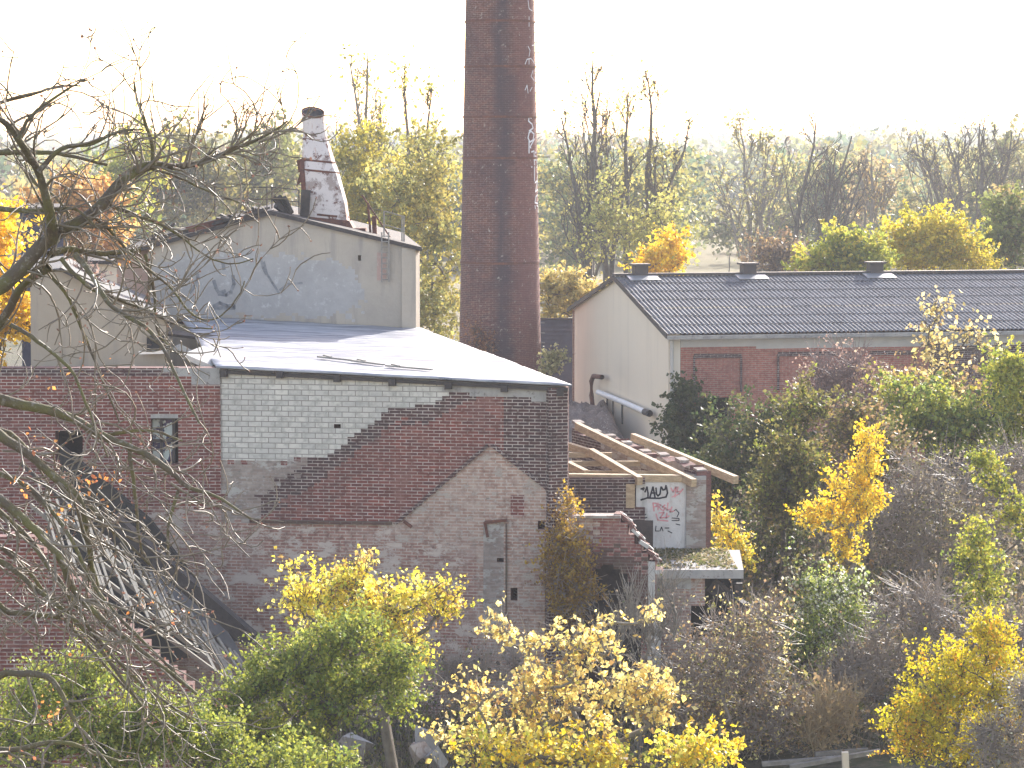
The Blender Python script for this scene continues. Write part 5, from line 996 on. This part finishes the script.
# ================================================================== foreground bare tree
ft = empty('foreground_tree', 'bare mossy tree whose limbs and twigs reach in from the left edge', T, tuple(P(-190, 600, 15.5)[:2]) + (0,))
YF = 15.5
LIMBS = [  # (px,py,radius px, depth offset)
 [(-190, 560, 24, 0), (-90, 400, 18, 0), (-30, 310, 12, 0), (15, 277, 10, 0), (52, 240, 9, 0), (95, 216, 7.5, 0), (128, 180, 7, .1), (152, 167, 5.5, .2), (178, 168, 4.5, .3), (205, 163, 3.6, .4), (238, 148, 2.8, .5), (265, 140, 2, .6), (290, 125, 1.2, .7)],
 [(52, 240, 9, 0), (48, 205, 6, -.2), (38, 170, 5, -.3), (20, 140, 4.5, -.5), (0, 117, 3.5, -.6), (-30, 90, 3, -.7)],
 [(-40, 380, 9, .3), (0, 322, 6, .3), (22, 285, 5.5, .2), (48, 262, 5, .1)],
 [(50, 255, 5, .2), (70, 252, 4.5, .3), (100, 256, 4, .4), (145, 254, 3, .5)],
 [(75, 255, 4, -.3), (92, 275, 3.4, -.4), (112, 305, 3, -.5), (150, 330, 2.5, -.6), (170, 365, 2, -.7), (195, 420, 1.4, -.8)],
 [(145, 254, 2.6, .5), (152, 290, 2.2, .5), (158, 330, 1.6, .5), (175, 350, 1, .5)],
 [(-10, 152, 4, .2), (40, 151, 3, .2), (70, 155, 2.4, .2), (105, 165, 1.8, .2)],
 [(154, 166, 3.2, .2), (153, 150, 2.6, .2), (143, 120, 2.2, .1), (137, 95, 1.5, 0), (136, 78, 1, 0)],
 [(38, 170, 3.5, -.4), (60, 148, 2.8, -.4), (90, 145, 2.4, -.4), (115, 135, 1.8, -.4), (140, 132, 1, -.4)],
 [(18, 139, 3, -.6), (25, 125, 2.4, -.6), (40, 107, 2, -.6), (60, 90, 1.6, -.6), (85, 78, 1, -.6)],
 [(0, 102, 2.4, -.2), (30, 92, 1.9, -.2), (55, 84, 1.5, -.2), (80, 82, .9, -.2)],
 [(-120, 430, 12, .5), (-30, 395, 9, .4), (20, 402, 7, .4), (60, 412, 6, .4), (100, 435, 5, .3), (130, 450, 4.4, .3), (160, 470, 4, .2), (178, 490, 3, .2), (205, 498, 2, .1), (240, 520, 1.3, 0)],
 [(130, 450, 3, .3), (134, 475, 2.6, .3), (140, 520, 2, .3), (145, 560, 1.2, .3)],
 [(-120, 470, 12, 0), (-40, 420, 8, 0), (15, 445, 6, 0), (45, 472, 5, 0), (75, 500, 4.6, 0), (85, 540, 4, .1), (92, 580, 3, .2), (105, 620, 2, .2)],
 [(-80, 440, 8, .6), (0, 430, 5, .5), (40, 460, 4, .5), (75, 487, 3, .4), (110, 520, 2.4, .3), (150, 560, 1.6, .3)],
 [(-100, 560, 9, -.4), (-20, 500, 7, -.4), (25, 522, 5.6, -.4), (60, 560, 4.6, -.4), (80, 600, 4, -.3), (120, 640, 3.4, -.3), (160, 668, 2.8, -.2), (200, 700, 2, -.2)],
 [(-60, 540, 5, .2), (0, 560, 4, .2), (40, 590, 3.4, .2), (75, 620, 3, .2), (110, 660, 2.4, .2), (150, 720, 1.6, .2)],
 [(-150, 660, 10, .3), (-30, 600, 5, .3), (10, 612, 4, .3), (60, 618, 3, .3)],
 [(-60, 780, 8, -.2), (-10, 685, 5, -.2), (20, 673, 4.4, -.2), (50, 680, 3.6, -.2), (72, 720, 2.4, -.2)],
 [(-40, 745, 4, .4), (10, 752, 3.6, .4), (60, 745, 3, .4), (120, 765, 2, .4)],
 [(178, 490, 2.4, .2), (168, 520, 2, .2), (165, 555, 1.4, .2)],
 [(-10, 470, 4, .1), (30, 490, 3, .1), (62, 530, 2.6, 0), (95, 590, 2.4, 0), (140, 640, 2, -.1), (190, 690, 1.4, -.1)],
 [(-30, 520, 3.4, .5), (20, 560, 3, .5), (60, 610, 2.4, .5), (120, 680, 1.8, .5), (170, 730, 1.2, .5)],
]
LIMBS += [
 [(95, 216, 2.6, 0), (110, 235, 2.2, .1), (130, 262, 2, .2), (165, 290, 1.6, .3), (190, 318, 1.4, .4), (215, 322, 1.1, .5), (238, 300, .9, .5), (245, 283, .7, .5)],
 [(60, 258, 3, -.3), (85, 285, 2.4, -.3), (120, 300, 2, -.2), (150, 312, 1.6, -.1), (185, 330, 1.2, 0), (215, 335, .9, 0)],
 [(110, 205, 2.4, .2), (140, 214, 2, .3), (170, 225, 1.6, .4), (200, 250, 1.2, .4), (225, 262, 1, .4), (250, 258, .7, .4)],
 [(40, 262, 3, .4), (70, 300, 2.4, .4), (90, 340, 2, .4), (105, 385, 1.6, .4), (120, 420, 1.2, .4)],
 [(10, 325, 3, -.4), (45, 345, 2.4, -.4), (75, 375, 2, -.4), (95, 420, 1.6, -.4), (110, 455, 1.1, -.4)],
 [(150, 168, 2, .5), (185, 180, 1.6, .5), (215, 195, 1.2, .5), (240, 205, .8, .5)],
 [(15, 155, 2.4, .2), (35, 180, 2, .2), (60, 200, 1.6, .2), (75, 225, 1.2, .2)],
 [(-20, 210, 4, -.1), (30, 212, 3, -.1), (75, 210, 2, -.1), (100, 230, 1.4, -.1)],
 [(-40, 480, 5, .3), (20, 530, 4, .3), (60, 580, 3.4, .2), (100, 640, 2.6, .2), (150, 690, 2, .2), (215, 735, 1.2, .2)],
 [(100, 435, 3, .4), (150, 430, 2, .4), (185, 440, 1.4, .4)],
]
def catmull(pts, sub=5):
    p = np.array(pts, float); q = np.vstack([2 * p[0] - p[1], p, 2 * p[-1] - p[-2]]); out = []
    for i in range(1, len(q) - 2):
        for k in range(sub):
            t_ = k / sub; out.append(.5 * ((2 * q[i]) + (-q[i-1] + q[i+1]) * t_ + (2 * q[i-1] - 5 * q[i] + 4 * q[i+1] - q[i+2]) * t_ ** 2 + (-q[i-1] + 3 * q[i] - 3 * q[i+1] + q[i+2]) * t_ ** 3))
    out.append(q[-2]); return np.array(out)
big = []; fine = []; ftips = []
big.append((np.array([[P(-190, 600, YF)[0] - .1, YF, -.1], [P(-190, 600, YF)[0] + .05, YF, 4.0], P(-190, 560, YF) + [.02, 0, .1]]), np.array([.26, .2, .15])))
def curve(s_, d, L, n=7, curl=.5, grav=0.0):
    """wavy twig"""
    pts_ = [s_]; d = d / np.linalg.norm(d); axis = rng.normal(size=3); h = L / (n - 1)
    for i in range(n - 1):
        d = d + np.cross(axis, d) * curl * .14 + rng.normal(size=3) * .13 + np.array([0, 0, grav]); d /= np.linalg.norm(d); pts_.append(pts_[-1] + d * h)
    return np.array(pts_)
for li, L_ in enumerate(LIMBS):
    c = catmull(L_); pts_ = np.array([P(x, y, YF + dz) for x, y, r, dz in c]); rr = np.maximum(c[:, 2] * .8, .7) / F * YF; big.append((pts_ + np.cumsum(rng.normal(size=pts_.shape) * .003, 0), rr))
    L = np.sum(np.linalg.norm(np.diff(pts_, axis=0), axis=1)); vis = [i for i in range(len(c)) if c[i, 0] > -40]
    low = L_[-1][1] > 380; nside = int(L * (11 if not low else 6.5))
    for k in range(nside):
        i = vis[int(rng.integers(0, len(vis)))]; i = min(max(i, 1), len(c) - 2); t_ = pts_[i + 1] - pts_[i - 1]; t_ /= np.linalg.norm(t_)
        d = t_ * .8 + rng.normal(size=3) * .7 * [1, .8, 1] + (np.array([.25, 0, .3]) if not low else np.array([.35, 0, -.45])); l = rng.uniform(.22, .62) * (1.15 if low else 1)
        q = curve(pts_[i], d, l, 8, 1.0, -.02 if low else .03); r1 = min(rr[i] * .55, .0085); fine.append((q, np.linspace(r1, .003, 8)))
        for k2 in range(rng.integers(2, 5)):
            j = rng.integers(2, 8); d2 = (q[j] - q[j-1]) * 20 + rng.normal(size=3) * .9; q2 = curve(q[j], d2, l * rng.uniform(.25, .6), 6, 1.2, .04); fine.append((q2, np.linspace(.0042, .0024, 6))); ftips.append(q2[-1])
            if rng.random() < .6:
                j3 = rng.integers(1, 6); q3 = curve(q2[j3], (q2[j3] - q2[j3-1]) * 20 + rng.normal(size=3), l * .2, 4, 1, .05); fine.append((q3, np.linspace(.0032, .002, 4))); ftips.append(q3[-1])
# long hanging twigs in the lower left
for k in range(40):
    x0 = rng.uniform(-30, 170); y0 = rng.uniform(420, 640); 
    if y0 < 430 + x0 * .3: continue
    s_ = P(x0, y0, YF + rng.uniform(-.8, .8)); d = np.array([.75, rng.normal() * .3, -.7 + rng.normal() * .35]); l = rng.uniform(.35, 1.0)
    q = curve(s_, d, l, 9, .6, .005); fine.append((q, np.linspace(.0055, .0026, 9)))
    for k2 in range(3):
        j = rng.integers(2, 9); q2 = curve(q[j], (q[j] - q[j-1]) * 12 + rng.normal(size=3), l * .35, 6, 1.2, .03); fine.append((q2, np.linspace(.004, .0024, 6))); ftips.append(q2[-1])
V, Q = tubes(big, 10); mesh_quads('trunk', V, Q, M['bark_moss'], ft, smooth=True)
V, Q = tubes(fine, 5); mesh_quads('twigs', V, Q, M['twig'], ft)
ftips = np.array(ftips); V, Q = leafquads(ftips, .016); mesh_quads('buds', V, Q, M['leaf'], ft, np.tile([.16, .09, .07, 1], (len(V), 1)))
dl = []
for px, py, n, s_ in ((95, 485, 26, 14), (100, 475, 14, 12), (48, 533, 10, 7), (62, 515, 8, 8), (150, 605, 12, 10), (178, 615, 8, 8), (20, 490, 10, 14), (52, 715, 14, 9), (45, 700, 9, 10), (4, 112, 8, 5), (70, 370, 12, 18), (45, 440, 12, 14), (80, 645, 8, 12), (127, 262, 9, 6), (20, 755, 6, 10)):
    for _ in range(n): dl.append(P(px + rng.normal() * s_, py + rng.normal() * s_ * .6, YF + rng.normal() * .2))
V, Q = leafquads(np.array(dl), .026); cc = np.repeat(np.concatenate([palcols([((0.62, 0.27, 0.10), 3), ((0.7, 0.38, 0.16), 2), ((0.45, 0.18, 0.10), 2)], len(dl)), np.ones((len(dl), 1))], 1), 4, 0); mesh_quads('dead_leaves', V, Q, M['leaf'], ft, cc)
# ================================================================== haze
b = MB(); b.box((0, 690, 12), (1900, 1460, 26.6)); 
hm = bpy.data.materials.new('haze'); hm.use_nodes = True; t = hm.node_tree; t.nodes.remove(t.nodes['Principled BSDF'])
pv = t.nodes.new('ShaderNodeVolumePrincipled'); pv.inputs['Color'].default_value = (0.9, 0.93, 1.0, 1); pv.inputs['Density'].default_value = HAZE_D = 0.00056; pv.inputs['Anisotropy'].default_value = 0.05
t.links.new(pv.outputs[0], t.nodes['Material Output'].inputs['Volume'])
o = b.build('haze', hm); tag(o, 'thin pale haze filling the air over the whole site', 'haze', kind='stuff')
